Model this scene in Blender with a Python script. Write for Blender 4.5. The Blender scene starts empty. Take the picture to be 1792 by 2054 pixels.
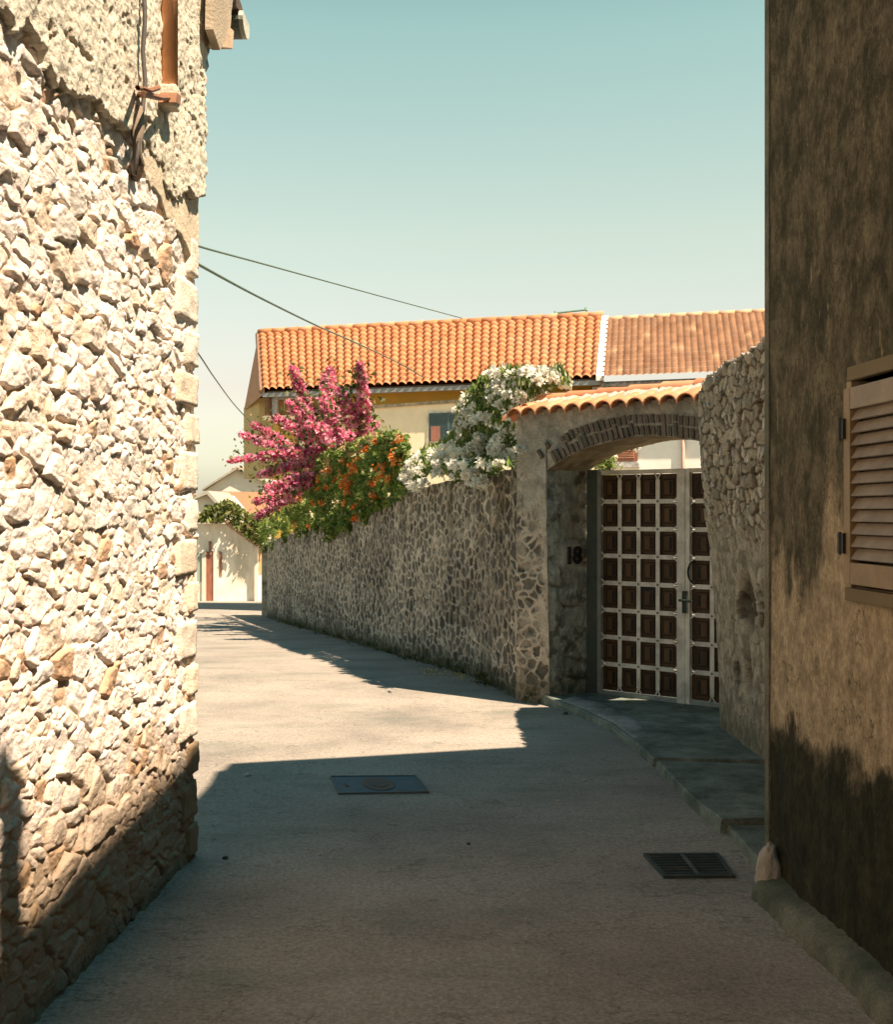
import bpy, math, random
import numpy as np
from mathutils import Vector
random.seed(7); np.random.seed(7)
C = bpy.context.scene; COL = C.collection
# ------------------------------------------------------------------ camera
F = 2450.0; CX = 896.0; HY = 1030.0; H = 1.6
cd = bpy.data.cameras.new('camera'); cam = bpy.data.objects.new('camera', cd); COL.objects.link(cam)
cam.location = (0, 0, H); cam.rotation_euler = (math.radians(90), 0, 0)
cd.sensor_fit = 'HORIZONTAL'; cd.sensor_width = 36; cd.lens = 36*F/1792; cd.shift_y = 3.5/1792
cd.clip_start = .05; cd.clip_end = 2000
C.camera = cam
C.render.resolution_x = 894; C.render.resolution_y = 1024
# ------------------------------------------------------------------ light
SX, SY = -.505, .43                     # shadow offset per metre of height
elev = math.atan(1/math.hypot(SX, SY))
az = math.atan2(-SX, -SY)              # direction to the sun, clockwise from +Y
W = bpy.data.worlds.new('World'); C.world = W; W.use_nodes = True
nt = W.node_tree; nt.nodes.clear()
out = nt.nodes.new('ShaderNodeOutputWorld'); bg = nt.nodes.new('ShaderNodeBackground')
sky = nt.nodes.new('ShaderNodeTexSky'); sky.sky_type = 'NISHITA'; sky.sun_disc = False
sky.sun_elevation = elev; sky.sun_rotation = az
sky.air_density = 1.0; sky.dust_density = 2.5; sky.ozone_density = 1.0; sky.altitude = 20
geo = nt.nodes.new('ShaderNodeTexCoord'); sep = nt.nodes.new('ShaderNodeSeparateXYZ')
ramp = nt.nodes.new('ShaderNodeValToRGB'); mul = nt.nodes.new('ShaderNodeMix'); mul.data_type = 'RGBA'; mul.blend_type = 'MULTIPLY'
mul.inputs[0].default_value = 1
nt.links.new(geo.outputs['Generated'], sep.inputs[0]); nt.links.new(sep.outputs['Z'], ramp.inputs[0])
cr = ramp.color_ramp
stops = [(0, (1.1, 1.0, .86)), (.03, (.78, .72, .62)), (.06, (.68, .58, .47)), (.10, (.66, .49, .375)), (.22, (.68, .56, .345)), (.37, (.56, .59, .35)), (.6, (.04, .16, .18)), (1, (.04, .16, .18))]
cr.elements[0].position = 0; cr.elements[1].position = 1
for idx, (p, c) in enumerate(stops):
    e = cr.elements[0] if idx == 0 else (cr.elements[len(cr.elements)-1] if idx == len(stops)-1 else cr.elements.new(p))
    e.color = (c[0]*.4, c[1]*.4, c[2]*.4, 1)
sc4 = nt.nodes.new('ShaderNodeVectorMath'); sc4.operation = 'SCALE'; sc4.inputs['Scale'].default_value = 10.0
nt.links.new(ramp.outputs[0], sc4.inputs[0])
nt.links.new(sky.outputs[0], mul.inputs[6]); nt.links.new(sc4.outputs[0], mul.inputs[7])
nt.links.new(mul.outputs[2], bg.inputs[0]); bg.inputs[1].default_value = .05
nt.links.new(bg.outputs[0], out.inputs[0])
sd = bpy.data.lights.new('sun', 'SUN'); sun = bpy.data.objects.new('sun', sd); COL.objects.link(sun)
sd.energy = 5.0; sd.angle = math.radians(.5); sd.color = (1, .79, .60)
sun.rotation_euler = Vector((SX, SY, -1)).to_track_quat('-Z', 'Y').to_euler(); sun.location = (5, -5, 12)
C.view_settings.view_transform = 'Standard'; C.view_settings.look = 'None'
C.view_settings.exposure = 1.22; C.view_settings.gamma = 1
C.cycles.max_bounces = 6

# ------------------------------------------------------------------ helpers
def g(y):                               # height of the road along the lane
    return -.045*max(0., y-12) if y < 45 else -.045*33
def P(x, y, Y):                         # photo pixel at distance Y
    return ((x-CX)/F*Y, Y, H-(y-HY)/F*Y)
def G(x, y, z0=0.):                     # photo pixel on the ground
    k = (y-HY)/F
    Y = (H-z0)/k
    if Y > 12: Y = (H-z0-.54)/(k-.045)
    Y = min(Y, 45)
    return ((x-CX)/F*Y, Y, g(Y)+z0)
def on_line(x, O, d):                   # pixel column met with a vertical plane -> (s, Y)
    t = (x-CX)/F
    s = (t*O[1]-O[0])/(d[0]-t*d[1])
    return s, O[1]+d[1]*s
def tag(o, label, cat=None, group=None, kind=None):
    if label: o['label'] = label
    if cat: o['category'] = cat
    if group: o['group'] = group
    if kind: o['kind'] = kind
    return o
def empty(name, loc, label, cat, group=None):
    o = bpy.data.objects.new(name, None); COL.objects.link(o); o.location = loc
    o.empty_display_size = .2
    return tag(o, label, cat, group)
def link(name, me, mat, parent=None):
    me.materials.append(mat)
    o = bpy.data.objects.new(name, me); COL.objects.link(o)
    if parent is not None:
        o.parent = parent; o.matrix_parent_inverse = parent_inv(parent)
    return o
def parent_inv(p):
    from mathutils import Matrix
    m = Matrix.Translation(p.location)
    q = p
    while q.parent is not None:
        q = q.parent; m = Matrix.Translation(q.location) @ m if q.type == 'EMPTY' else m
    # parents are either empties at a location or meshes with identity world transforms
    return (Matrix.Translation(p.location) if p.type == 'EMPTY' else Matrix.Identity(4)).inverted()

class MB:
    def __init__(s): s.v = []; s.f = []; s.c = []
    def add(s, vs, fs, col):
        n = len(s.v); s.v += [tuple(p) for p in vs]; s.f += [tuple(i+n for i in f) for f in fs]
        s.c += [col]*len(vs) if not isinstance(col, list) else col
        return s
    def box(s, lo, hi, col=(1, 1, 1), fr=None):
        (a, b, c), (d, e, f_) = lo, hi
        vs = [(x, y, z) for x in (a, d) for y in (b, e) for z in (c, f_)]
        if fr: vs = [fr(*p) for p in vs]
        return s.add(vs, [(0, 1, 3, 2), (4, 6, 7, 5), (0, 4, 5, 1), (2, 3, 7, 6), (0, 2, 6, 4), (1, 5, 7, 3)], col)
    def prism(s, pts, fn, a, b, col=(1, 1, 1)):       # 2-D outline pts, fn(p,q,w)->xyz, from w=a to w=b
        n = len(pts)
        vs = [fn(p, q, a) for p, q in pts]+[fn(p, q, b) for p, q in pts]
        fs = [tuple(range(n)), tuple(range(2*n-1, n-1, -1))]
        fs += [(i, i+n, (i+1) % n+n, (i+1) % n) for i in range(n)]
        return s.add(vs, fs, col)
    def tube(s, pts, r, col=(1, 1, 1), seg=8, cap=True):
        pts = [Vector(p) for p in pts]; n = len(pts); vs = []; fs = []
        for i, p in enumerate(pts):
            t = (pts[min(i+1, n-1)]-pts[max(i-1, 0)]).normalized()
            a = t.cross(Vector((0, 0, 1)) if abs(t.z) < .95 else Vector((1, 0, 0))).normalized(); b = t.cross(a)
            rr = r[i] if isinstance(r, (list, tuple)) else r
            for k in range(seg):
                w = 2*math.pi*k/seg; vs.append(p+a*(rr*math.cos(w))+b*(rr*math.sin(w)))
        for i in range(n-1):
            for k in range(seg):
                fs.append((i*seg+k, i*seg+(k+1) % seg, (i+1)*seg+(k+1) % seg, (i+1)*seg+k))
        if cap: fs += [tuple(range(seg)), tuple(range((n-1)*seg, n*seg))]
        return s.add(vs, fs, col)
    def build(s, name, mat, parent=None, smooth=False, bevel=0):
        me = bpy.data.meshes.new(name); me.from_pydata(s.v, [], s.f); me.update()
        a = me.color_attributes.new('Col', 'FLOAT_COLOR', 'POINT')
        a.data.foreach_set('color', np.array([(c[0], c[1], c[2], 1) for c in s.c], dtype=np.float32).ravel())
        import bmesh
        bm = bmesh.new(); bm.from_mesh(me); bmesh.ops.recalc_face_normals(bm, faces=bm.faces)
        if bevel: bmesh.ops.bevel(bm, geom=bm.edges[:], offset=bevel, segments=2, affect='EDGES', profile=.6)
        bm.to_mesh(me); bm.free()
        if smooth: me.polygons.foreach_set('use_smooth', [True]*len(me.polygons))
        return link(name, me, mat, parent)

def grid_mesh(name, XYZ, col, mat, parent=None, smooth=True, mask=None):
    nu, nv = XYZ.shape[:2]
    idx = np.arange(nu*nv).reshape(nu, nv)
    q = np.stack([idx[:-1, :-1], idx[1:, :-1], idx[1:, 1:], idx[:-1, 1:]], -1).reshape(-1, 4)
    if mask is not None: q = q[mask[:-1, :-1].ravel()]
    me = bpy.data.meshes.new(name)
    me.vertices.add(nu*nv); me.vertices.foreach_set('co', XYZ.reshape(-1).astype(np.float32))
    me.loops.add(q.size); me.loops.foreach_set('vertex_index', q.ravel().astype(np.int32))
    me.polygons.add(len(q)); me.polygons.foreach_set('loop_start', np.arange(0, q.size, 4, dtype=np.int32))
    me.update(calc_edges=True); me.validate()
    a = me.color_attributes.new('Col', 'FLOAT_COLOR', 'POINT')
    cc = np.ones((nu*nv, 4), np.float32); cc[:, :3] = col.reshape(-1, 3)
    a.data.foreach_set('color', cc.ravel())
    if smooth: me.polygons.foreach_set('use_smooth', [True]*len(me.polygons))
    return link(name, me, mat, parent)

def vnoise(x, y, seed=0):
    r = np.random.RandomState(seed).rand(256, 256)
    xi = np.floor(x).astype(int); yi = np.floor(y).astype(int); fx = x-xi; fy = y-yi
    fx = fx*fx*(3-2*fx); fy = fy*fy*(3-2*fy)
    a = r[xi % 256, yi % 256]; b = r[(xi+1) % 256, yi % 256]; c = r[xi % 256, (yi+1) % 256]; d = r[(xi+1) % 256, (yi+1) % 256]
    return (a*(1-fx)+b*fx)*(1-fy)+(c*(1-fx)+d*fx)*fy
def fbm(x, y, seed=0, oc=4):
    s = 0; a = .5; t = 0
    for o in range(oc):
        s = s+a*vnoise(x*2**o+17*o, y*2**o+9*o, seed+o); t += a; a *= .55
    return s/t
def voro(u, v, su, sv, seed=0, wt=.35, jit=.9):
    rs = np.random.RandomState(seed); J = rs.rand(128, 128, 6)
    x = u/su; y = v/sv
    yi = np.floor(y).astype(int); best = np.full(x.shape, 9.); sec = np.full(x.shape, 9.)
    R = np.zeros(x.shape+(3,)); DX = np.zeros(x.shape); DY = np.zeros(x.shape)
    for dj in (-1, 0, 1):
        yy = yi+dj; off = .5*(yy % 2); xi = np.floor(x-off).astype(int)
        for di in (-2, -1, 0, 1, 2):
            xx = xi+di
            j = J[xx % 128, yy % 128]
            px = xx+.5+off+(j[..., 0]-.5)*jit; py = yy+.5+(j[..., 1]-.5)*jit*.8
            dx = x-px; dy = y-py
            d = np.sqrt(dx*dx+dy*dy)-wt*(j[..., 2]-.5)
            nb = d < best
            sec = np.where(nb, best, np.minimum(sec, d)); best = np.where(nb, d, best)
            R[nb] = j[nb][:, 3:6]; DX = np.where(nb, dx, DX); DY = np.where(nb, dy, DY)
    return sec-best, R, DX, DY
def sst(a, b, x): t = np.clip((x-a)/(b-a), 0, 1); return t*t*(3-2*t)
def mixc(a, b, t): return np.asarray(a)*(1-t[..., None])+np.asarray(b)*t[..., None]

def mat(name, rough=.9, var=.25, vs=6., bump=.3, bs=60., metal=0., spec=.3, stain=None, ss=1.2, stretch=(1, 1, 1), grain=0.):
    m = bpy.data.materials.new(name); m.use_nodes = True; n = m.node_tree; N = n.nodes; L = n.links
    b = N['Principled BSDF']; b.inputs['Roughness'].default_value = rough; b.inputs['Metallic'].default_value = metal
    b.inputs['Specular IOR Level'].default_value = spec
    at = N.new('ShaderNodeAttribute'); at.attribute_name = 'Col'
    tc = N.new('ShaderNodeNewGeometry'); mp = N.new('ShaderNodeMapping'); mp.inputs['Scale'].default_value = stretch
    L.new(tc.outputs['Position'], mp.inputs[0])
    def noise(sc, det=6, r=.6):
        t = N.new('ShaderNodeTexNoise'); t.inputs['Scale'].default_value = sc; t.inputs['Detail'].default_value = det
        t.inputs['Roughness'].default_value = r; L.new(mp.outputs[0], t.inputs['Vector']); return t
    def rng(sock, a, c, d, e):
        r = N.new('ShaderNodeMapRange'); r.inputs[1].default_value = a; r.inputs[2].default_value = c
        r.inputs[3].default_value = d; r.inputs[4].default_value = e; L.new(sock, r.inputs[0]); return r.outputs[0]
    n1 = noise(vs)
    v = rng(n1.outputs[0], .3, .7, 1-var, 1+var)
    if grain:
        n3 = noise(bs*1.6, 2); v3 = rng(n3.outputs[0], .3, .7, 1-grain, 1+grain)
        mm = N.new('ShaderNodeMath'); mm.operation = 'MULTIPLY'; L.new(v, mm.inputs[0]); L.new(v3, mm.inputs[1]); v = mm.outputs[0]
    vm = N.new('ShaderNodeVectorMath'); vm.operation = 'SCALE'; L.new(at.outputs['Color'], vm.inputs[0]); L.new(v, vm.inputs['Scale'])
    c = vm.outputs[0]
    if stain:
        n2 = noise(ss, 8, .65); t = rng(n2.outputs[0], .48, .66, 0, stain[3])
        mx = N.new('ShaderNodeMix'); mx.data_type = 'RGBA'; L.new(t, mx.inputs[0]); L.new(c, mx.inputs[6])
        mx.inputs[7].default_value = (*stain[:3], 1); c = mx.outputs[2]
    L.new(c, b.inputs['Base Color'])
    if bump:
        nb = noise(bs, 6, .65); bp = N.new('ShaderNodeBump'); bp.inputs['Strength'].default_value = bump
        bp.inputs['Distance'].default_value = .02; L.new(nb.outputs[0], bp.inputs['Height']); L.new(bp.outputs[0], b.inputs['Normal'])
    return m
def leafmat(name, tr=.35, rough=.55):
    m = bpy.data.materials.new(name); m.use_nodes = True; n = m.node_tree; N = n.nodes; L = n.links
    b = N['Principled BSDF']; b.inputs['Roughness'].default_value = rough; b.inputs['Specular IOR Level'].default_value = .25
    at = N.new('ShaderNodeAttribute'); at.attribute_name = 'Col'
    t = N.new('ShaderNodeBsdfTranslucent'); mx = N.new('ShaderNodeMixShader'); mx.inputs[0].default_value = tr
    tx = N.new('ShaderNodeTexNoise'); tx.inputs['Scale'].default_value = 9
    r = N.new('ShaderNodeMapRange'); r.inputs[1].default_value = .3; r.inputs[2].default_value = .7; r.inputs[3].default_value = .75; r.inputs[4].default_value = 1.25
    L.new(tx.outputs[0], r.inputs[0]); vm = N.new('ShaderNodeVectorMath'); vm.operation = 'SCALE'
    L.new(at.outputs['Color'], vm.inputs[0]); L.new(r.outputs[0], vm.inputs['Scale'])
    L.new(vm.outputs[0], b.inputs['Base Color']); L.new(vm.outputs[0], t.inputs['Color'])
    L.new(b.outputs[0], mx.inputs[1]); L.new(t.outputs[0], mx.inputs[2]); L.new(mx.outputs[0], N['Material Output'].inputs[0])
    return m

M_stone = mat('pale_stone', .92, .14, 9, .55, 70)
M_rend = mat('roughcast', .95, .14, 5, .6, 55, grain=.12)
M_dark = mat('mortared_stone', .92, .3, 11, .7, 60, grain=.22)
M_warm = mat('warm_stone', .92, .28, 12, .7, 60, grain=.18)
M_tile = mat('clay_tile', .85, .16, 5, .25, 60)
M_paint = mat('painted_metal', .55, .18, 10, .2, 60, spec=.35, stain=(.16, .11, .07, .35), ss=6)
M_wood = mat('brown_wood', .6, .3, 14, .3, 40, stretch=(1, 1, .3))
M_wall = mat('painted_wall', .9, .08, 2.5, .2, 40)
M_oldw = mat('weathered_white_wall', .92, .12, 3, .3, 30, stain=(.50, .42, .30, .6), ss=1.2, stretch=(1.4, 1.4, .5))
M_conc = mat('concrete', .92, .38, 7, .5, 60, stain=(.045, .07, .05, .75), ss=2.6, grain=.25)
M_leaf = leafmat('leaf'); M_petal = leafmat('petal', .48, .7)
M_glass = mat('window_glass', .15, .1, 3, 0, 10, spec=.6)
M_bark = mat('stem', .9, .2, 20, .3, 60)

# ------------------------------------------------------------------ ground, road, pavement
def asphalt():
    m = bpy.data.materials.new('asphalt'); m.use_nodes = True; n = m.node_tree; N = n.nodes; L = n.links
    b = N['Principled BSDF']; b.inputs['Roughness'].default_value = .88; b.inputs['Specular IOR Level'].default_value = .3
    tc = N.new('ShaderNodeNewGeometry')
    def noise(sc, det, r=.6, st=(1, 1, 1)):
        mp = N.new('ShaderNodeMapping'); mp.inputs['Scale'].default_value = st; L.new(tc.outputs['Position'], mp.inputs[0])
        t = N.new('ShaderNodeTexNoise'); t.inputs['Scale'].default_value = sc; t.inputs['Detail'].default_value = det; t.inputs['Roughness'].default_value = r
        L.new(mp.outputs[0], t.inputs['Vector']); return t.outputs[0]
    def ramp(s, st):
        r = N.new('ShaderNodeValToRGB'); r.color_ramp.elements[0].position, r.color_ramp.elements[0].color = st[0][0], (*st[0][1], 1)
        r.color_ramp.elements[1].position, r.color_ramp.elements[1].color = st[-1][0], (*st[-1][1], 1)
        for p, c in st[1:-1]: e = r.color_ramp.elements.new(p); e.color = (*c, 1)
        L.new(s, r.inputs[0]); return r.outputs[0]
    def mix(f, a, c, bt='MIX'):
        x = N.new('ShaderNodeMix'); x.data_type = 'RGBA'; x.blend_type = bt
        if isinstance(f, float): x.inputs[0].default_value = f
        else: L.new(f, x.inputs[0])
        L.new(a, x.inputs[6])
        if isinstance(c, tuple): x.inputs[7].default_value = (*c, 1)
        else: L.new(c, x.inputs[7])
        return x.outputs[2]
    base = ramp(noise(.9, 5), [(.3, (.23, .208, .178)), (.5, (.325, .29, .243)), (.72, (.39, .352, .297))])
    fine = ramp(noise(55, 3), [(.3, (.72, .72, .72)), (.7, (1.22, 1.22, 1.22))])
    c = mix(1.0, base, fine, 'MULTIPLY')
    sp = ramp(noise(150, 1), [(.25, (.6, .6, .6)), (.42, (1, 1, 1)), (.62, (1, 1, 1)), (.72, (1.35, 1.33, 1.3))])
    c = mix(1.0, c, sp, 'MULTIPLY')
    st = ramp(noise(1.7, 8, .7, (.5, 1.3, 1)), [(.52, (0, 0, 0)), (.74, (.55, .55, .55))])
    c = mix(st, c, (.08, .125, .095))
    st = ramp(noise(7, 6, .7, (.7, 1.2, 1)), [(.60, (0, 0, 0)), (.68, (.5, .5, .5))])
    c = mix(st, c, (.07, .10, .075))
    cr_ = ramp(noise(1.3, 7, .55, (.6, 1, 1)), [(.496, (1, 1, 1)), (.5, (.62, .62, .62)), (.504, (1, 1, 1))])
    c = mix(1.0, c, cr_, 'MULTIPLY')
    L.new(c, b.inputs['Base Color'])
    bp = N.new('ShaderNodeBump'); bp.inputs['Strength'].default_value = .5; bp.inputs['Distance'].default_value = .008
    L.new(noise(90, 5), bp.inputs['Height']); L.new(bp.outputs[0], b.inputs['Normal'])
    return m
M_asph = asphalt()
M_dirt = mat('dirt', .95, .3, 2, .4, 12, stain=(.06, .08, .03, .8), ss=.4)
xs = np.array([-600, -200, -60, -20, 0, 20, 60, 200, 600.]); ys = np.array([-600, -100, -20, 0, 12, 20, 30, 45, 80, 200, 800.])
A = np.zeros((len(xs), len(ys), 3)); A[..., 0] = xs[:, None]; A[..., 1] = ys[None]; A[..., 2] = np.array([g(y) for y in ys])[None]-.03
o = grid_mesh('ground', A, np.ones(A.shape)*np.array((.16, .13, .08)), M_dirt); tag(o, None, None, kind='structure')
nx, ny = 120, 500
X = np.linspace(-9, 2.6, nx); Y = np.concatenate([np.linspace(-12, 3, 60), np.linspace(3.04, 46, ny-60)])
A = np.zeros((nx, ny, 3)); A[..., 0] = X[:, None]; A[..., 1] = Y[None]
A[..., 2] = np.array([g(y) for y in Y])[None]+.004+.012*(fbm(A[..., 0]*.8+50, A[..., 1]*.8+50, 3)-.5)
o = grid_mesh('road', A, np.ones(A.shape), M_asph); tag(o, None, None, kind='structure')

# pavement in front of the gateway: two slabs, kerb side low, wall side a little higher
def slab(name, edge, inner, col, mt=M_conc, step=.0):
    n = len(edge); mb = MB(); nn = 10
    rows = []
    for (e, i) in zip(edge, inner):
        e = Vector(e); i = Vector(i)
        rows.append([e+(i-e)*(k/nn) for k in range(nn+1)])
    vs = []; fs = []
    for r in rows:
        b = Vector((r[0].x-.008, r[0].y-.008, -.06+g(r[0].y))); m = Vector((r[0].x, r[0].y, r[0].z-.012)); t = r[0]+(r[1]-r[0]).normalized()*.012
        vs += [b, m, t]+r[1:]
    w = nn+3
    for a in range(n-1):
        for k in range(w-1): fs.append((a*w+k, (a+1)*w+k, (a+1)*w+k+1, a*w+k+1))
    # end faces
    for a in (0, n-1):
        base = len(vs); ring = vs[a*w:(a+1)*w]
        vs += [Vector((p.x, p.y, -.08+g(p.y))) for p in ring]
        for k in range(w-1): fs.append((a*w+k, a*w+k+1, base+k+1, base+k))
    mb.add(vs, fs, col); o = mb.build(name, mt, None, False); tag(o, None, None, kind='structure'); return o
def GZ(x, y, z):                         # pixel on a level z
    Yd = (H-z)/((y-HY)/F); return ((x-CX)/F*Yd, Yd, z)
def dens(pts, n=5):
    o = []
    for a, b in zip(pts[:-1], pts[1:]):
        for k in range(n): o.append(tuple(a[i]+(b[i]-a[i])*k/n for i in range(3)))
    return o+[pts[-1]]
e1 = [GZ(1078, 1386, .10), GZ(1120, 1405, .07), GZ(1165, 1423, .06), GZ(1225, 1451, .06), GZ(1275, 1488, .06), GZ(1310, 1519, .06)]
i1 = [(1.05, 10.9, .10), (1.5, 11.1, .05), (2.2, 10.6, .05), (2.5, 9.6, .06), (2.6, 8.2, .08), (2.6, 7.45, .085)]
slab('pavement', dens(e1), dens(i1), (.19, .22, .185))
e2 = [GZ(1317, 1524, .05), GZ(1345, 1553, .055), GZ(1373, 1583, .06), GZ(1410, 1615, .07), GZ(1447, 1641, .08)]
i2 = [(2.6, 7.35, .07), (2.6, 7.0, .075), (2.6, 6.7, .08), (2.6, 6.4, .085), (2.6, 6.15, .09)]
slab('pavement', dens(e2), dens(i2), (.17, .20, .165))
e3 = [GZ(1448, 1643, .045), GZ(1480, 1676, .05), GZ(1512, 1712, .055), GZ(1532, 1745, .06)]
i3 = [(2.6, 6.1, .05), (2.6, 5.9, .05), (2.6, 5.6, .05), (2.6, 5.2, .05)]
slab('pavement', dens(e3), dens(i3), (.16, .19, .155))
# pale mortar ramp poured over the kerb side of the slab
pl = MB(); edge = [GZ(1118, 1404, .075), GZ(1163, 1422, .062), GZ(1223, 1450, .062), GZ(1273, 1487, .062)]
inn = [GZ(1150, 1391, .080), GZ(1210, 1407, .066), GZ(1285, 1442, .066), GZ(1305, 1468, .066)]
E = dens(edge, 8); I = dens(inn, 8); rs = random.Random(4)
vs = []; fs = []
for k, (a, b) in enumerate(zip(E, I)):
    for j in range(7):
        t = j/6; w = (rs.random()-.5)*.05*(t > .8)
        vs.append(((a[0]+(b[0]-a[0])*(t+w)), a[1]+(b[1]-a[1])*(t+w), a[2]+(b[2]-a[2])*t+.010*math.sin(math.pi*t)*math.sin(math.pi*min(1, max(0, k/(len(E)-1))))-(.03 if j in (0, 6) or k in (0, len(E)-1) else 0)))
for k in range(len(E)-1):
    for j in range(6): fs.append((k*7+j, (k+1)*7+j, (k+1)*7+j+1, k*7+j+1))
pl.add(vs, fs, (.34, .33, .30)); o = pl.build('mortar_ramp', M_conc, None, True); tag(o, None, None, kind='structure')

# ------------------------------------------------------------------ stone house on the left
Lc = (-1.187, 5.70); Ld = (-.0635, -1.0)      # from the far corner towards the camera
n_ = math.hypot(*Ld); Ld = (Ld[0]/n_, Ld[1]/n_); Ln = (-Ld[1], Ld[0])      # outward normal
if Ln[0] < 0: Ln = (-Ln[0], -Ln[1])
sh = empty('stone_house', (Lc[0], Lc[1], 0), 'tall sunlit house of pale rubble stone with rough plaster above, left of the lane', 'house')
def wallpos(O, d, n, U, Z, Hh):
    A = np.zeros(U.shape+(3,)); A[..., 0] = O[0]+d[0]*U+n[0]*Hh; A[..., 1] = O[1]+d[1]*U+n[1]*Hh; A[..., 2] = Z; return A
def rubble(U, Z, su, sv, seed, depth, rnd=.24):
    wu = U+.10*su*0+.05*(fbm(U*9, Z*9, seed+50)-.5); wz = Z+.045*(fbm(U*9+31, Z*9+7, seed+60)-.5)
    e, R, DX, DY = voro(wu, wz, su, sv, seed)
    dome = 1-(1-np.clip(e/rnd, 0, 1))**2.2
    h = depth*dome*(.62+.5*R[..., 0])+depth*dome*((R[..., 1]-.5)*.8*DX+(R[..., 2]-.5)*.8*DY)
    h += depth*.5*(fbm(U*15, Z*19, seed+70)-.5)+depth*.10*(fbm(U*60, Z*70, seed+80, 3)-.5)
    fac = np.abs(fbm(U*13, Z*16, seed+90, 3)-.5)*2
    h -= depth*.5*np.clip(.25-fac, 0, 1)*dome
    return e, R, h
u = np.concatenate([np.linspace(0, 2.6, 420), np.linspace(2.607, 9, 560)]); z = np.linspace(-.1, 3.35, 820)
U, Z = np.meshgrid(u, z, indexing='ij')
e1_, R1, h1 = rubble(U, Z, .185, .105, 1, .036)
e2_, R2, h2 = rubble(U+3, Z+5, .085, .055, 2, .027)
pick = sst(.47, .53, fbm(U*2.2+5, Z*2.8, 33, 3))
hs = h1*(1-pick)+h2*pick; hs = np.maximum(hs, .013+.010*(fbm(U*30, Z*34, 47)-.5)+.008*(fbm(U*7, Z*8, 48)-.3)); e = np.minimum(e1_*(1-pick)+e2_*pick, 1); R = np.where(pick[..., None] > .5, R2, R1)
mort = 1-sst(.02, .13, e)
pale = np.array((.83, .74, .66)); grey = np.array((.64, .57, .50)); och = np.array((.50, .29, .15)); warm = np.array((.74, .60, .46))
c = mixc(pale, warm, sst(.55, .95, R[..., 1])); c = mixc(c, grey, sst(.72, .98, R[..., 0])*.7)
c = mixc(c, och, (R[..., 2] > .955)*.8)
c = mixc(c, (.66, .50, .36), mort*.8)
c = c*(.86+.28*fbm(U*18, Z*20, 40))[..., None]
lichen = sst(.60, .75, fbm(U*3.2+9, Z*3+2, 41))*.35; c = mixc(c, (.42, .40, .33), lichen)
# lower wall painted browner to deepen its shadow; earth and moss lowest
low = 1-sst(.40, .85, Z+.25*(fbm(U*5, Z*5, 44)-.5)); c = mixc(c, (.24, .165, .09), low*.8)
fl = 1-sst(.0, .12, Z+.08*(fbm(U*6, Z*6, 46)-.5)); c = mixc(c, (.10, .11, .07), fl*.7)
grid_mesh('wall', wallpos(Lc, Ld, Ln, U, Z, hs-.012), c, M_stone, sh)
# plaster coat above
z2 = np.linspace(2.75, 5.6, 560); U, Z = np.meshgrid(u, z2, indexing='ij')
edge = 3.02+.10*(fbm(U*4, Z*0+3, 51)-.5)*2+.10*(fbm(U*14, Z*14, 52)-.5)-.28*np.clip((U-1.2)*.0, 0, 1)+.16*np.exp(-((U-.95)/.13)**2)*0
hp = .044+.024*(1-sst(.05, .5, U))+.020*(fbm(U*16, Z*16, 53)-.5)+.013*(fbm(U*45, Z*45, 54, 3)-.5)
pit = sst(.66, .76, fbm(U*14+3, Z*17, 55, 3)); hp -= .013*pit
hp = hp-.16*(1-sst(-.012, .012, Z-edge))
cp = np.ones(U.shape+(3,))*np.array((.60, .55, .44)); cp = mixc(cp, (.44, .40, .30), sst(.5, .7, fbm(U*3, Z*3, 56))*.6)
cp = mixc(cp, (.36, .26, .16), pit*.6); cp *= (.85+.3*fbm(U*25, Z*25, 57))[..., None]
grid_mesh('plaster_coat', wallpos(Lc, Ld, Ln, U, Z, hp), cp, M_rend, sh)
# smooth mortar band below plaster next to the corner
zb = np.linspace(2.55, 3.12, 90); ub = np.linspace(0, .95, 90); U, Z = np.meshgrid(ub, zb, indexing='ij')
hb = .030+.012*(fbm(U*12, Z*12, 58)-.5)-.14*(1-sst(-.01, .02, Z-(2.74+.20*U/.95*1.2+.10*(fbm(U*8, Z*8, 59)-.5))))-.14*sst(.85, .92, U)
cb = np.ones(U.shape+(3,))*np.array((.62, .52, .38))*(.85+.3*fbm(U*20, Z*20, 60))[..., None]
grid_mesh('mortar_patch', wallpos(Lc, Ld, Ln, U, Z, hb), cb, M_rend, sh)
# inner mass of the house, closes the far side
def lw(u_, w, z_): return (Lc[0]+Ld[0]*u_+Ln[0]*w, Lc[1]+Ld[1]*u_+Ln[1]*w, z_)
MB().prism([(0.010, .004), (.05, .006), (.06, -.05), (14, -.05), (14, -6), (.010, -6)], lambda p, q, w: lw(p, q, w), -.2, 5.55, (.50, .42, .32)).build('core', M_rend, sh)
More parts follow.
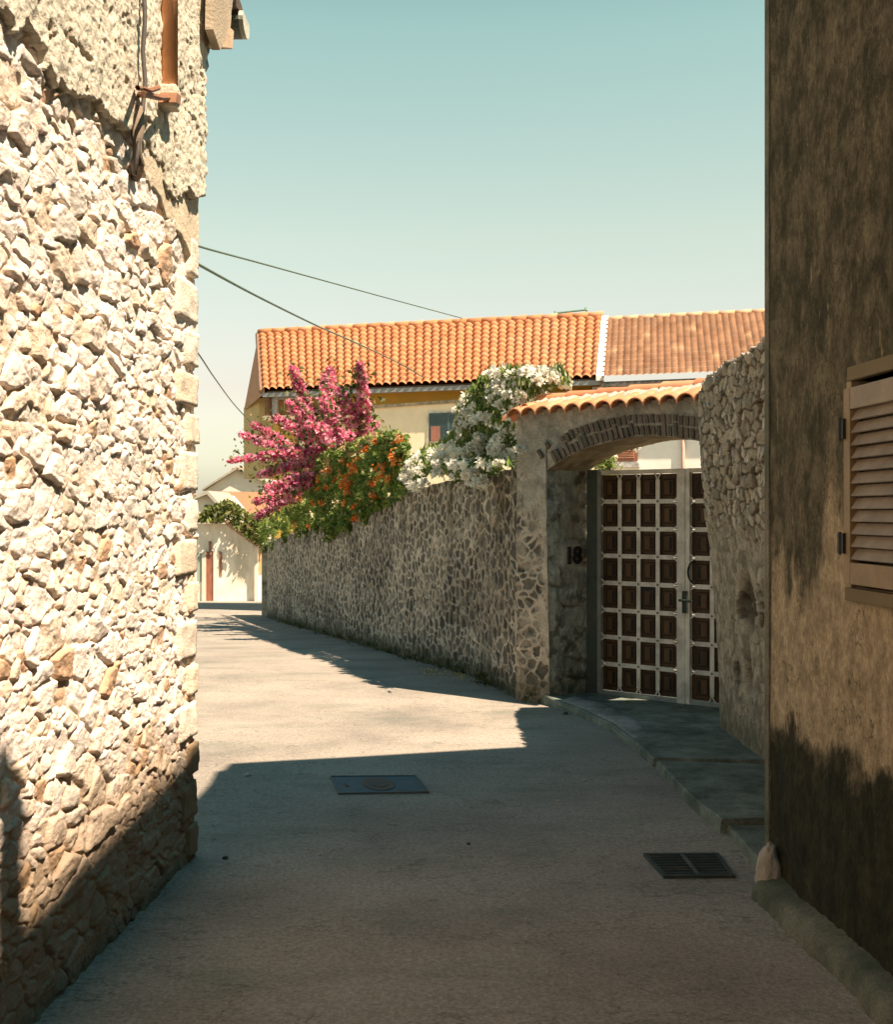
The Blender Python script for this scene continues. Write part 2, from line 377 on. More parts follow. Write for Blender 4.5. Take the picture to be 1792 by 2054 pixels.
# quoins
zz = .02; k = 0; rq = random.Random(3)
while zz < 2.72:
    hh = rq.uniform(.15, .23); wq = (.16, .30)[k % 2]*rq.uniform(.8, 1.15); k += 1
    nu_, nv_ = 14, 12
    uu = np.linspace(-.005, wq, nu_); vv = np.linspace(zz+.006, zz+hh-.006, nv_)
    U, Z = np.meshgrid(uu, vv, indexing='ij')
    ed = np.minimum(np.minimum(U+.005, wq-U)/.02, np.minimum(Z-vv[0], vv[-1]-Z)/.02)
    hq = rq.uniform(.028, .036)-.02*(1-np.clip(ed, 0, 1))**2*1+.022*(fbm(U*15+k*7, Z*15, 61+k)-.5)+.008*(fbm(U*50+k*7, Z*50, 62+k)-.5)
    hq[ed <= 0] = -.06
    A = wallpos(Lc, Ld, Ln, U, Z, hq)
    base = np.array(rq.choice([(.74, .65, .53), (.76, .67, .55), (.68, .58, .46), (.72, .60, .46)]))
    if zz < .55: base = base*np.array((.42, .36, .28))  # lower quoins darkened too, shadow painted into their colour
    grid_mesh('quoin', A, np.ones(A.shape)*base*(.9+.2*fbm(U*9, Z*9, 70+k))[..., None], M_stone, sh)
    zz += hh
# far return face of the quoin corner
# cornice, roof edge and gutter at the far eave (outlines in the plane of the wall)
def wp(x, y):
    Yd = -1.12*F/(x-CX) if x < 700 else 6; return (Yd, H+(HY-y)/F*Yd)
xf = lambda p, q, w: (w, p, q)
pts = [(5.62, 3.72), wp(424, 92), wp(467, 99), wp(470, 62), wp(463, 56), wp(465, 30), wp(459, 24), wp(455, -8), (6.25, 4.4), (5.62, 4.4)]
MB().prism(pts, xf, -1.12, -7, (.60, .43, .29)).build('cornice', M_stone, sh, bevel=.006)
pts = [(5.55, 3.80), (5.72, 3.77), wp(428, 78), wp(438, 40), wp(444, -6), (5.6, 4.4)]
MB().prism(pts, xf, -1.06, -1.098, (.44, .36, .26)).build('cornice', M_stone, sh)
mb = MB()   # gable roof plane rising towards the lane's near end
mb.prism([(6.4, 4.45), (6.4, 4.55), (1.4, 6.9), (-4, 4.6), (-4, 4.5), (1.4, 6.8)], xf, -1.0, -7.2, (.50, .26, .14)); mb.build('roof', M_tile, sh)
MB().prism([(6.2, 4.45), (1.4, 6.78), (-4, 4.45)], xf, -1.2, -7, (.55, .50, .40)).build('gable', M_rend, sh)
# half-round roof tile tip and gutter with end cap
mb = MB(); a0 = wp(488, 30); mb.prism([wp(466, -5), wp(470, 10), wp(480, 19), wp(486, 31), wp(489, 27), wp(484, 8), wp(478, -8)], xf, -1.12, -1.9, (.10, .07, .05)); mb.build('roof_tile', M_tile, sh)
gc = wp(487, 52); mb = MB(); outl = []
for k in range(13):
    w = math.pi*(1+k/12); outl.append((gc[0]+.115*math.cos(w), gc[1]+.012+.075*math.sin(w)))
mb.prism(outl+[(outl[-1][0]-.012, outl[-1][1]+.03), (outl[0][0]+.012, outl[0][1]+.03)], xf, -1.10, -1.125, (.50, .50, .42))
mb.prism(outl, xf, -1.126, -5, (.13, .16, .13)); mb.build('gutter', M_paint, sh)
mb = MB(); q0 = wp(431, 102); q1 = wp(430, 128)
mb.tube([(-1.19, q0[0], q0[1]+.15), (-1.19, q0[0], q0[1]), (-1.19, q1[0], q1[1]), (-1.20, q1[0]-.03, q1[1]-.05), (-1.24, q1[0]-.12, q1[1]-.07)], [.045, .045, .045, .043, .04], (.10, .18, .22), 12)
mb.build('downpipe_elbow', M_paint, sh, True)
# terracotta vent pipe, cable and rusty bracket on the plaster
def wl(x, y, off=.06):                   # pixel on the left wall plane, 'off' proud of it
    O = (Lc[0]+Ln[0]*off, Lc[1]+Ln[1]*off); s, Yd = on_line(x, O, Ld); return (O[0]+Ld[0]*s, Yd, H+(HY-y)/F*Yd)
p0 = Vector(wl(341, 172, .075)); p1 = Vector((p0.x, p0.y, 5.4))
MB().tube([p0, p1], .033, (.62, .30, .15), 16).build('vent_pipe', M_tile, sh, True)
MB().box((p0.x-.05, p0.y-.045, p0.z-.10), (p0.x+.035, p0.y+.045, p0.z-.004), (.62, .56, .45)).build('pipe_socket', M_rend, sh, bevel=.012)
c0 = Vector(wl(289, 165, .07)); rc = random.Random(2)
cpts = [(c0.x+rc.uniform(-.004, .004), c0.y+rc.uniform(-.006, .006), c0.z+k*.12) for k in range(0, 20)]
MB().tube([tuple(wl(270, 350, .05)), tuple(wl(277, 300, .055)), tuple(wl(285, 230, .065))]+cpts, .009, (.09, .08, .07), 8).build('wall_cable', M_paint, sh, True)
mb = MB(); rust = (.26, .12, .06)
mb.tube([wl(276, 176, .05), wl(276, 176, .13), wl(300, 182, .14), wl(318, 176, .10)], .010, rust, 6)
mb.tube([wl(280, 190, .05), wl(292, 190, .12), wl(320, 196, .12), wl(352, 196, .05)], .012, rust, 6)
mb.prism([(0, 0), (.09, .02), (.11, .06), (.03, .05)], lambda p, q, w: (lambda t: (t[0]+w, t[1]+p, t[2]+q))(wl(318, 205, .05)), 0, .07, rust)
mb.build('rusty_bracket', M_paint, sh)
mb = MB()
mb.tube([wl(277, 215, .05), wl(275, 260, .05), wl(276, 330, .045), wl(272, 358, .02)], [.02, .03, .028, .02], (.24, .19, .14), 8); mb.build('broken_pipe_stub', M_bark, sh, True)

# ------------------------------------------------------------------ dark plastered house on the right
Rc = (1.37, 5.2); Rd = np.array((1.454-1.37, 3.98-5.2)); Rd = Rd/np.linalg.norm(Rd); Rn = np.array((Rd[1], -Rd[0]))
rh = empty('plastered_house', (Rc[0], Rc[1], 0), 'shaded brown plastered house with streaked damp wall and louvred shutter, right edge of the lane', 'house')
def rw(s, w, z_): return (Rc[0]+Rd[0]*s+Rn[0]*w, Rc[1]+Rd[1]*s+Rn[1]*w, z_)   # s towards camera, w out of the wall
RH = 5.55
def stained():
    m = bpy.data.materials.new('damp_plaster'); m.use_nodes = True; n = m.node_tree; N = n.nodes; L = n.links
    b = N['Principled BSDF']; b.inputs['Roughness'].default_value = .93; b.inputs['Specular IOR Level'].default_value = .2
    tc = N.new('ShaderNodeNewGeometry'); sp = N.new('ShaderNodeSeparateXYZ'); L.new(tc.outputs['Position'], sp.inputs[0])
    def noise(sc, det, r=.6, st=(1, 1, 1), off=0):
        mp = N.new('ShaderNodeMapping'); mp.inputs['Scale'].default_value = st; mp.inputs['Location'].default_value = (off, off, off); L.new(tc.outputs['Position'], mp.inputs[0])
        t = N.new('ShaderNodeTexNoise'); t.inputs['Scale'].default_value = sc; t.inputs['Detail'].default_value = det; t.inputs['Roughness'].default_value = r
        L.new(mp.outputs[0], t.inputs['Vector']); return t.outputs[0]
    def mr(s, a, c, d=0., e=1.):
        r = N.new('ShaderNodeMapRange'); r.interpolation_type = 'SMOOTHSTEP'
        for k, v in zip((1, 2, 3, 4), (a, c, d, e)): r.inputs[k].default_value = v
        L.new(s, r.inputs[0]); return r.outputs[0]
    def mth(op, a, c):
        x = N.new('ShaderNodeMath'); x.operation = op
        for k, v in ((0, a), (1, c)):
            if isinstance(v, (int, float)): x.inputs[k].default_value = v
            else: L.new(v, x.inputs[k])
        return x.outputs[0]
    def mix(f, a, c):
        x = N.new('ShaderNodeMix'); x.data_type = 'RGBA'; L.new(f, x.inputs[0])
        for k, v in ((6, a), (7, c)):
            if isinstance(v, tuple): x.inputs[k].default_value = (*v, 1)
            else: L.new(v, x.inputs[k])
        return x.outputs[2]
    Zs = sp.outputs['Z']
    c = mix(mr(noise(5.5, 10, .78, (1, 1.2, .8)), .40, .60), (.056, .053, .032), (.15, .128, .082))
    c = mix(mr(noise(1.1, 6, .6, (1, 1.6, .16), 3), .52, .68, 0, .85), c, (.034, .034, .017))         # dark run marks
    # cleaner plaster in the middle height
    band = mth('MULTIPLY', mr(Zs, .62, .82), mr(Zs, 1.05, 1.75, 1, 0))
    pt = mr(mth('ADD', noise(2.4, 7, .65, (1, 1.4, .55), 8), mth('MULTIPLY', band, .33)), .58, .72)
    c = mix(mth('MULTIPLY', pt, mr(Zs, 1.6, 2.2, .9, 0)), c, (.42, .335, .22))
    c = mix(mr(noise(3.2, 8, .7, (1, 1.7, .32), 21), .63, .70, 0, .55), c, (.24, .18, .105))
    c = mix(mr(noise(15, 6, .7, (1, 1.5, .3), 12), .63, .68, 0, .9), c, (.30, .24, .14))               # pale flaked spots
    c = mix(mr(noise(42, 4, .7, (1, 1.3, .6), 33), .62, .70, 0, .8), c, (.25, .19, .11))
    # rising damp with jagged upper edge
    edge = mth('ADD', Zs, mth('MULTIPLY', mth('SUBTRACT', noise(3.4, 8, .72, (1, 1, .5), 5), .5), -.75))
    damp = mr(edge, .66, .735, 1, 0)
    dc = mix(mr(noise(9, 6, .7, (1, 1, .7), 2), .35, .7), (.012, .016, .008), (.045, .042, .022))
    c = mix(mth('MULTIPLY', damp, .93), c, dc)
    for sc_, lo_, hi_ in ((60, .78, 1.22), (14, .72, 1.28)):
        sv = N.new('ShaderNodeVectorMath'); sv.operation = 'SCALE'; L.new(c, sv.inputs[0]); L.new(mr(noise(sc_, 6, .7, (1, 1, .75), sc_), .33, .67, lo_, hi_), sv.inputs['Scale']); c = sv.outputs[0]
    # hairline cracks
    ck = mr(mth('ABSOLUTE', mth('SUBTRACT', noise(1.5, 6, .6, (1, 1.2, .8), 41), .5), 0), .0, .0035, .8, 0)
    c = mix(ck, c, (.03, .025, .015))
    L.new(c, b.inputs['Base Color'])
    bp = N.new('ShaderNodeBump'); bp.inputs['Strength'].default_value = .9; bp.inputs['Distance'].default_value = .02
    L.new(noise(30, 8, .7), bp.inputs['Height']); L.new(bp.outputs[0], b.inputs['Normal'])
    return m
M_damp = stained()
# window opening s range
sw0, _ = on_line(1716, Rc, Rd); wz0, wz1 = 1.345, 2.065; sw1 = sw0+1.0; dp = -.14
us = np.unique(np.concatenate([np.linspace(0, 3, 160), [sw0, sw1], np.linspace(3, 14, 40)])); vs_ = np.unique(np.concatenate([np.linspace(-.1, RH, 240), [wz0, wz1]]))
U, Z = np.meshgrid(us, vs_, indexing='ij')
hh = .016*(fbm(U*2.2, Z*2.2, 91)-.5)+.006*(fbm(U*14, Z*14, 92)-.5)
msk = ~((U >= sw0-1e-6) & (U < sw1-1e-6) & (Z >= wz0-1e-6) & (Z < wz1-1e-6))
grid_mesh('wall', wallpos(Rc, Rd, Rn, U, Z, hh), np.ones(U.shape+(3,)), M_damp, rh, mask=msk)
# rest of the body: far end wall, back, top
fd = np.array((1.9, .51)); fd = fd/np.linalg.norm(fd)
c0_ = rw(0, -.02, 0); c1_ = (c0_[0]+fd[0]*2.15, c0_[1]+fd[1]*2.15); body = [(c0_[0], c0_[1]), c1_, (8, c1_[1]+.4), (8, -8.5), rw(13.9, -.02, 0)[:2]]
mb = MB(); nn = len(body)
mb.add([(p[0], p[1], zz_) for zz_ in (-.2, RH) for p in body], [(0, 1, 6, 5), (1, 2, 7, 6), (2, 3, 8, 7), (3, 4, 9, 8), (5, 6, 7, 8, 9)], (.3, .24, .15)); mb.build('end_wall', M_damp, rh)
MB().prism([(1.435, body[0][1]+.20), (c1_[0], c1_[1]+.25), (8, c1_[1]+.42), (8, -8.6), (1.20, -8.6), (1.34, 1.0)], lambda p, q, w: (p, q, w), RH-.05, RH+.04, (.42, .25, .15)).build('roof_edge', M_tile, rh)
# low roof body rising away from the lane (kept under the sun line)
mb = MB(); mb.prism([(1.6, RH+.03), (4.7, 6.9), (8, RH+.03)], lambda p, q, w: (p, w, q), -8.4, 4.2, (.5, .27, .15)); mb.build('roof', M_tile, rh)
mb = MB(); mb.tube([(1.62, 1.165, RH-.1), (1.62, 1.165, 6.52)], .07, (.4, .38, .34), 14); mb.tube([(1.62, 1.165, 6.52), (1.62, 1.165, 6.56), (1.62, 1.165, 6.62)], [.09, .09, .01], (.4, .38, .34), 14); mb.build('flue', M_paint, rh)
MB().box((-3.2, -9.2, -.2), (1.55, -5.4, 6.3), (.3, .24, .15)).build('unseen_shade_block', M_damp, rh)  # added behind the camera to block light and darken the near road
MB().box((-.022, -.012, -.05), (.03, .008, RH-.06), (.17, .16, .12), fr=rw).build('corner_bead', M_conc, rh)
# window: reveal, surround, shutter
mb = MB()
mb.box((sw0-.001, dp-.02, wz0), (sw1, dp, wz1), (.03, .03, .03), fr=rw)
mb.build('window_pane', M_glass, rh)
win = MB(); ow = .03; cream = (.17, .135, .08)
win.box((sw0-.02, -.01, wz1), (sw1+.05, .022, wz1+.05), cream, fr=rw)
win.box((sw0-.035, dp, wz0-.01), (sw0+.006, .018, wz1), (.30, .24, .15), fr=rw)
win.box((sw0-.02, dp, wz0-.05), (sw1+.05, .03, wz0-.003), cream, fr=rw)
wo = win.build('window_surround', M_wall, rh, bevel=.004)
lfr = (.235, .165, .085); lou = (.25, .20, .145)
sh0 = sw0+.012; sw_ = .50; so = .012; z0, z1 = wz0+.012, wz1-.03
mb = MB(); st = .055
mb.box((sh0, so, z0), (sh0+st, so+.035, z1), lfr, fr=rw)
mb.box((sh0+sw_-st, so, z0), (sh0+sw_, so+.035, z1), lfr, fr=rw)
mb.box((sh0+st, so+.001, z0), (sh0+sw_-st, so+.034, z0+.075), lfr, fr=rw)
mb.box((sh0+st, so+.001, z1-.075), (sh0+sw_-st, so+.034, z1), lou, fr=rw)
shu = mb.build('shutter', M_paint, rh, bevel=.003)
mb = MB(); N_ = 12; zz0, zz1 = z0+.078, z1-.078
for k in range(N_):
    zc = zz0+(k+.5)*(zz1-zz0)/N_; hz = (zz1-zz0)/N_
    mb.prism([(so+.002, zc+hz*.52), (so+.008, zc+hz*.56), (so+.032, zc-hz*.30), (so+.026, zc-hz*.36)], lambda p, q, w: rw(w, p, q), sh0+st, sh0+sw_-st, lou)
mb.build('louvre_slats', M_paint, shu)
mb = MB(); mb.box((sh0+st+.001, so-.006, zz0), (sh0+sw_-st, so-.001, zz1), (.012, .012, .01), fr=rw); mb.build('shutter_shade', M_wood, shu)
mb = MB(); o2 = sh0+sw_+.01; zz0b, zz1b = z0+.078, z1-.078
mb.box((o2, so, z0), (o2+st, so+.035, z1), lfr, fr=rw); mb.box((o2+.48-st, so, z0), (o2+.48, so+.035, z1), lfr, fr=rw)
mb.box((o2+st, so+.001, z0), (o2+.48-st, so+.034, z0+.075), lfr, fr=rw); mb.box((o2+st, so+.001, z1-.075), (o2+.48-st, so+.034, z1), lou, fr=rw)
sh2 = mb.build('shutter', M_paint, rh, bevel=.003); mb = MB()
for k in range(N_):
    zc = zz0b+(k+.5)*(zz1b-zz0b)/N_; hz = (zz1b-zz0b)/N_
    mb.prism([(so+.002, zc+hz*.52), (so+.008, zc+hz*.56), (so+.032, zc-hz*.30), (so+.026, zc-hz*.36)], lambda p, q, w: rw(w, p, q), o2+st, o2+.48-st, lou)
mb.build('louvre_slats', M_paint, sh2)
for hz_ in (z0+.14, z1-.14):
    mb = MB(); mb.box((sh0-.028, so+.02, hz_-.035), (sh0+.022, so+.046, hz_+.035), (.02, .02, .02), fr=rw)
    mb.tube([rw(sh0-.004, so+.046, hz_-.04), rw(sh0-.004, so+.046, hz_+.04)], .006, (.03, .03, .03), 8); mb.build('hinge', M_paint, shu)

# kerb along that house
mb = MB(); ksec = []; rk = random.Random(5)
for k in range(240):
    s = .12+k*.0225; r1 = .05*(float(fbm(np.array([s*3.]), np.array([.3]), 400)[0])-.5)+rk.uniform(-.005, .005); r2 = .05*(float(fbm(np.array([s*4.]), np.array([2.3]), 401)[0])-.5)+rk.uniform(-.004, .004)
    w0 = .10+r1; zt = .085+r2
    ksec.append([rw(s, w0+.02, -.05), rw(s, w0+.004, zt*.55), rw(s, w0-.02, zt-.008), rw(s, w0-.05, zt), rw(s, -.02, zt+.012)])
vs = [p for r in ksec for p in r]; fs = [(a*5+j, (a+1)*5+j, (a+1)*5+j+1, a*5+j+1) for a in range(239) for j in range(4)]+[(0, 1, 2, 3, 4)]
mb.add(vs, fs, (.15, .155, .115)); o = mb.build('kerb', M_conc, None, True); tag(o, None, None, kind='structure')

# ------------------------------------------------------------------ blobs (boulder, pebbles)
import bmesh
def rock(name, loc, size, col, mt, parent=None, seed=0, sub=4, amp=.18):
    bm = bmesh.new(); bmesh.ops.create_icosphere(bm, subdivisions=sub, radius=1)
    co = np.array([v.co[:] for v in bm.verts])
    n1 = fbm(co[:, 0]*1.6+seed*3+20, co[:, 1]*1.6+co[:, 2]*1.3+20, seed); n2 = fbm(co[:, 2]*5+30, co[:, 0]*5-co[:, 1]*4+40, seed+5)
    f_ = 1+amp*(n1-.5)*2+amp*.6*(n2-.5)*2
    for v, k in zip(bm.verts, f_):
        v.co = Vector((loc[0]+v.co.x*k*size[0], loc[1]+v.co.y*k*size[1], loc[2]+v.co.z*k*size[2]))
    me = bpy.data.meshes.new(name); bm.to_mesh(me); bm.free()
    a = me.color_attributes.new('Col', 'FLOAT_COLOR', 'POINT'); cc = np.ones((len(co), 4), np.float32)
    cc[:, :3] = np.array(col)*(.75+.5*n2)[:, None]; a.data.foreach_set('color', cc.ravel())
    me.polygons.foreach_set('use_smooth', [sub > 2]*len(me.polygons))
    return link(name, me, mt, parent)
bp_ = GZ(1541, 1752, 0)
o = rock('guard_stone', (1.338, 5.08, .105), (.050, .06, .125), (.40, .36, .30), M_stone, seed=21, amp=.2)
tag(o, 'pale pinkish upright stone wedged at the house corner beside the kerb', 'stone')
rp = random.Random(9)
peb = [((452, 1722), .015, 'dark little stone near the foot of the pale rubble wall'), ((1135, 1432), .022, 'pair of dark crumbs below the mortared kerb of the pavement'),
       ((497, 1556), .022, 'small pale chip in the road just past the left shadow corner'), ((940, 1693), .010, 'tiny dark pebble alone in the middle of the shaded road'),
       ((1173, 1566), .014, 'little white pebble by the kerb of the middle slab'), ((1120, 1607), .012, 'light fleck of gravel on the road left of the drain grate')]
for (px, py), s, lb in peb:
    q = GZ(px, py, .004); o = rock('pebble', (q[0], q[1], .004+s*.35), (s, s*.9, s*.6), (.07, .07, .06) if 'dark' in lb else (.5, .47, .4), M_stone, seed=int(px), sub=2)
    tag(o, lb, 'pebble', 'loose bits of stone on the road')

# manhole cover (rectangular steel) and drain grate
def quadframe(pts, z):
    return [GZ(x, y, z) for x, y in pts]
q = quadframe([(665, 1557), (833, 1556), (858, 1587), (681, 1590)], .012)
mc = empty('manhole_cover', q[3], 'blue-grey rectangular steel cover set in the shaded road with a recessed middle', 'manhole cover')
def bil(q, a, b, z):
    p = [Vector(v) for v in q]; t = p[0]*(1-a)*(1-b)+p[1]*a*(1-b)+p[2]*a*b+p[3]*(1-a)*b; return (t.x, t.y, z)
def plate(mb, q, a0, a1, b0, b1, z0, z1, col): mb.prism([(a0, b0), (a1, b0), (a1, b1), (a0, b1)], lambda p, r, w: bil(q, p, r, w), z0, z1, col)
teal = (.03, .10, .13)
mb = MB(); plate(mb, q, -.015, 1.015, -.03, 0, -.02, .017, (.10, .12, .12)); plate(mb, q, -.015, 1.015, 1, 1.03, -.02, .017, (.10, .12, .12)); plate(mb, q, -.015, 0, 0, 1, -.02, .017, (.10, .12, .12)); plate(mb, q, 1, 1.015, 0, 1, -.02, .017, (.10, .12, .12)); mb.build('cover_frame', M_paint, mc)
mb = MB(); plate(mb, q, .005, .995, .01, .99, -.02, .013, teal); mb.build('plate', M_paint, mc)
mb = MB(); pts = [(0.5+.19*math.cos(2*math.pi*k/28), .5+.40*math.sin(2*math.pi*k/28)) for k in range(28)]
mb.prism(pts, lambda p, r, w: bil(q, p, r, w), .0135, .0165, (.07, .06, .045)); pts = [(0.5+.10*math.cos(2*math.pi*k/20), .5+.24*math.sin(2*math.pi*k/20)) for k in range(20)]
mb.prism(pts, lambda p, r, w: bil(q, p, r, w), .0166, .019, (.05, .05, .045)); mb.build('round_boss', M_paint, mc)
mb = MB(); mb.prism([(0.09, .5), (.13, .42), (.15, .6), (.11, .66)], lambda p, r, w: bil(q, p, r, w), .0135, .016, (.02, .03, .03)); mb.build('lifting_hole', M_paint, mc)
q = quadframe([(1292, 1713), (1443, 1712), (1474, 1755), (1331, 1756)], .014)
dg = empty('drain_grate', q[3], 'dark cast iron road drain grate with parallel bars near the right kerb', 'drain grate')
iron = (.035, .05, .045)
mb = MB()
for a in ((-.0, 1, -.04, .04), (0, 1, .95, 1.03), (0, .05, .04, .95), (.95, 1, .04, .95)): plate(mb, q, *a, -.02, .018, iron)
mb.build('grate_frame', M_paint, dg)
mb = MB(); plate(mb, q, .04, .96, .03, .96, -.03, .006, (.004, .004, .004)); mb.build('pit', M_wood, dg)
for k in range(7):
    b0 = .09+k*.125
    mb = MB(); plate(mb, q, .05, .95, b0, b0+.055, .004, .0165, iron); mb.build('bar', M_paint, dg)
mb = MB(); plate(mb, q, .475, .525, .04, .95, .0135, .0195, (.09, .11, .10)); mb.build('cross_bar', M_paint, dg)

# ------------------------------------------------------------------ long garden wall, stone with pale pointing
W0 = (.66, 10.42)
wp_ = [W0, (.24, 12.06), (-.34, 14.0), (-4.02, 26.8)]
wbase = [Vector((a, b, 0)) for a, b in wp_]
def wall_at(Yd):                        # X of wall face at distance Y, smoothed
    Ys = [p[1] for p in wp_]; Xs = [p[0] for p in wp_]
    return np.interp(Yd, Ys, Xs)+0.0
def wtop(Yd): return np.interp(Yd, [10.3, 12, 14.9, 19, 26.8], [1.99, 1.96, 1.86, 1.50, .95])
Yw = 10.385+(26.8-10.385)*np.linspace(0, 1, 1100)**1.35
from itertools import accumulate
Xw = np.interp(Yw, np.linspace(10, 27, 60), np.convolve(np.pad(wall_at(np.linspace(10, 27, 60)), 4, 'edge'), np.ones(9)/9, 'valid'))
Xw = Xw+(.655-Xw[0])*np.exp(-(Yw-Yw[0])/.45)
sl = np.concatenate([[0], np.cumsum(np.hypot(np.diff(Xw), np.diff(Yw)))])
nv = 230; V = np.linspace(0, 1, nv)
gz = np.array([g(y) for y in Yw]); tz = wtop(Yw)+.05*(fbm(sl*5, sl*0, 101)-.5)+.03*(fbm(sl*20, sl*0, 102)-.5)
Uw = np.repeat(sl[:, None], nv, 1); Zw = (gz-.1)[:, None]+(tz-gz+.1)[:, None]*V[None]
wu = Uw+.055*(fbm(Uw*10, Zw*10, 103)-.5)+.02*(fbm(Uw*32, Zw*32, 203)-.5); wz = Zw+.055*(fbm(Uw*10+4, Zw*10, 104)-.5)+.02*(fbm(Uw*32+4, Zw*32, 204)-.5)
e, R, DX, DY = voro(wu, wz-Uw*0, .120, .095, 105, .95)
mo = 1-sst(.12, .25, e+.28*(fbm(Uw*34, Zw*34, 106)-.5)+.22*(fbm(Uw*2.5, Zw*3, 206)-.5))
smear = sst(.52, .66, fbm(Uw*1.6, Zw*2.2, 107))*sst(.5, .35, np.abs(V-.5))[None]
smear = np.clip(sst(.50, .64, fbm(Uw*1.7+2, Zw*2.4, 107)), 0, 1)
mo = np.clip(mo+smear*.5*(fbm(Uw*16, Zw*16, 108) > .5), 0, 1)
hw = .018*(fbm(Uw*7, Zw*7, 109)-.5)+mo*.010+.03*(R[..., 0]-.5)*(1-mo)+.010*(fbm(Uw*40, Zw*40, 110, 3)-.5)
cs = mixc((.095, .092, .078), (.17, .158, .13), R[..., 1]); cs = mixc(cs, (.055, .052, .042), (R[..., 2] > .7)*.8)
cm = np.ones(cs.shape)*np.array((.52, .46, .365))*(.75+.5*fbm(Uw*12, Zw*12, 111))[..., None]
c = mixc(cs, cm, 1-mo) if False else cs*(1-mo[..., None])+cm*mo[..., None]
hgt = Zw-gz[:, None]
wt_ = sst(.48, .68, fbm(Uw*.9, Zw*1.4, 112)); c = c*(1-.35*wt_[..., None])
moss = 1-sst(.05, .28, hgt+.15*(fbm(Uw*4, Zw*4, 113)-.5)); c = mixc(c, (.055, .06, .03), moss*.85)
streak = sst(.5, .7, fbm(Uw*5, Zw*.7, 114))*sst(1.0, 1.9, hgt); c = mixc(c, (.10, .085, .045), streak*.7)
gd = np.gradient(Xw, Yw); nrm = np.stack([-np.ones_like(gd), gd], 1); nrm /= np.linalg.norm(nrm, axis=1)[:, None]
A = np.zeros((len(Yw), nv+2, 3)); A[:, :nv, 0] = Xw[:, None]+nrm[:, 0, None]*hw; A[:, :nv, 1] = Yw[:, None]+nrm[:, 1, None]*hw; A[:, :nv, 2] = Zw
A[:, nv, 0] = Xw-nrm[:, 0]*.38; A[:, nv, 1] = Yw-nrm[:, 1]*.38; A[:, nv, 2] = tz+.02
A[:, nv+1] = A[:, nv]; A[:, nv+1, 2] = gz-.1
cc = np.concatenate([c, np.ones((len(Yw), 2, 3))*np.array((.45, .40, .33))], 1); cc[:, nv-1] = (.5, .45, .37)
o = grid_mesh('garden_wall', A, cc, M_dark); tag(o, 'long shaded garden wall of dark stones with pale mortar, running down to the lane bend', 'wall')
# pale end pillar of that wall
pe = (Xw[-1], Yw[-1]); mb = MB()
mb.box((pe[0]-.12, pe[1]-.1, g(26.8)-.1), (pe[0]+.42, pe[1]+.5, tz[-1]+.02), (.42, .38, .30)); ep = mb.build('end_pier', M_conc, o, bevel=.02)

# ------------------------------------------------------------------ gateway (arch, jambs, tiled coping)
PO = (.86, 10.2); th = math.radians(41); PD = (math.cos(th), -math.sin(th)); PN = (math.sin(th), math.cos(th))   # along face, into the yard
gw = empty('arched_gateway', (PO[0], PO[1], .08), 'stone gateway with shallow brick arch, number on its jamb and orange tiled coping', 'gateway')
def gp(s, w, z_): return (PO[0]+PD[0]*s+PN[0]*w, PO[1]+PD[1]*s+PN[1]*w, z_)       # w = depth into the yard
def gs(x, y): s, Yd = on_line(x, PO, PD); return s, H+(HY-y)/F*Yd
inn = [gs(*p) for p in [(1098, 943), (1122, 926), (1153, 908), (1191, 894), (1236, 883), (1271, 876), (1312, 874), (1357, 877), (1401, 884)]]
outr = [gs(*p) for p in [(1075, 903), (1100, 883), (1147, 860), (1186, 846), (1218, 837), (1266, 829), (1312, 827), (1357, 829), (1401, 834)]]
sE = inn[-1][0]+.35; inn.append((sE, inn[-1][1]-.10)); outr.append((sE+.05, outr[-1][1]-.08))
TW = .58; sL = gs(1043, 900)[0]; zT = gs(1200, 812)[1]
def ztop(s): return np.interp(s, [sL, gs(1395, 800)[0]], [gs(1043, 832)[1], gs(1395, 803)[1]])
ai = np.array(inn)
# spandrel
U1 = np.linspace(ai[0, 0], sE, 260); nv = 90; Vn = np.linspace(0, 1, nv)
lo = np.interp(U1, ai[:, 0], ai[:, 1]); hi = ztop(U1)+.03
U = np.repeat(U1[:, None], nv, 1); Z = lo[:, None]+(hi-lo)[:, None]*Vn[None]
hf = .018*(fbm(U*6+3, Z*6, 120)-.5)+.012*(fbm(U*28, Z*28, 121)-.5)
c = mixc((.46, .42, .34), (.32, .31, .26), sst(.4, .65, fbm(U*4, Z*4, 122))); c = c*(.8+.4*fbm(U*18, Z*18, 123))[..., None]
def gpos(U, Z, Wd): A = np.zeros(U.shape+(3,)); A[..., 0] = PO[0]+PD[0]*U+PN[0]*Wd; A[..., 1] = PO[1]+PD[1]*U+PN[1]*Wd; A[..., 2] = Z; return A
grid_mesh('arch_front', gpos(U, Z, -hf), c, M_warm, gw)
grid_mesh('arch_back', gpos(U[::20], Z[::20], np.full(U[::20].shape, TW)), c[::20], M_warm, gw)
# soffit
Wn = np.linspace(-.005, TW, 40); U = np.repeat(U1[:, None], 40, 1); Wd = np.repeat(Wn[None], len(U1), 0)
Z = np.repeat(lo[:, None], 40, 1)+.012*(fbm(U*14, Wd*14, 124)-.5)
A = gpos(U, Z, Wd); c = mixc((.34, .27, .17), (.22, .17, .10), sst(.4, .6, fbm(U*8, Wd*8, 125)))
grid_mesh('soffit', A, c, M_warm, gw)
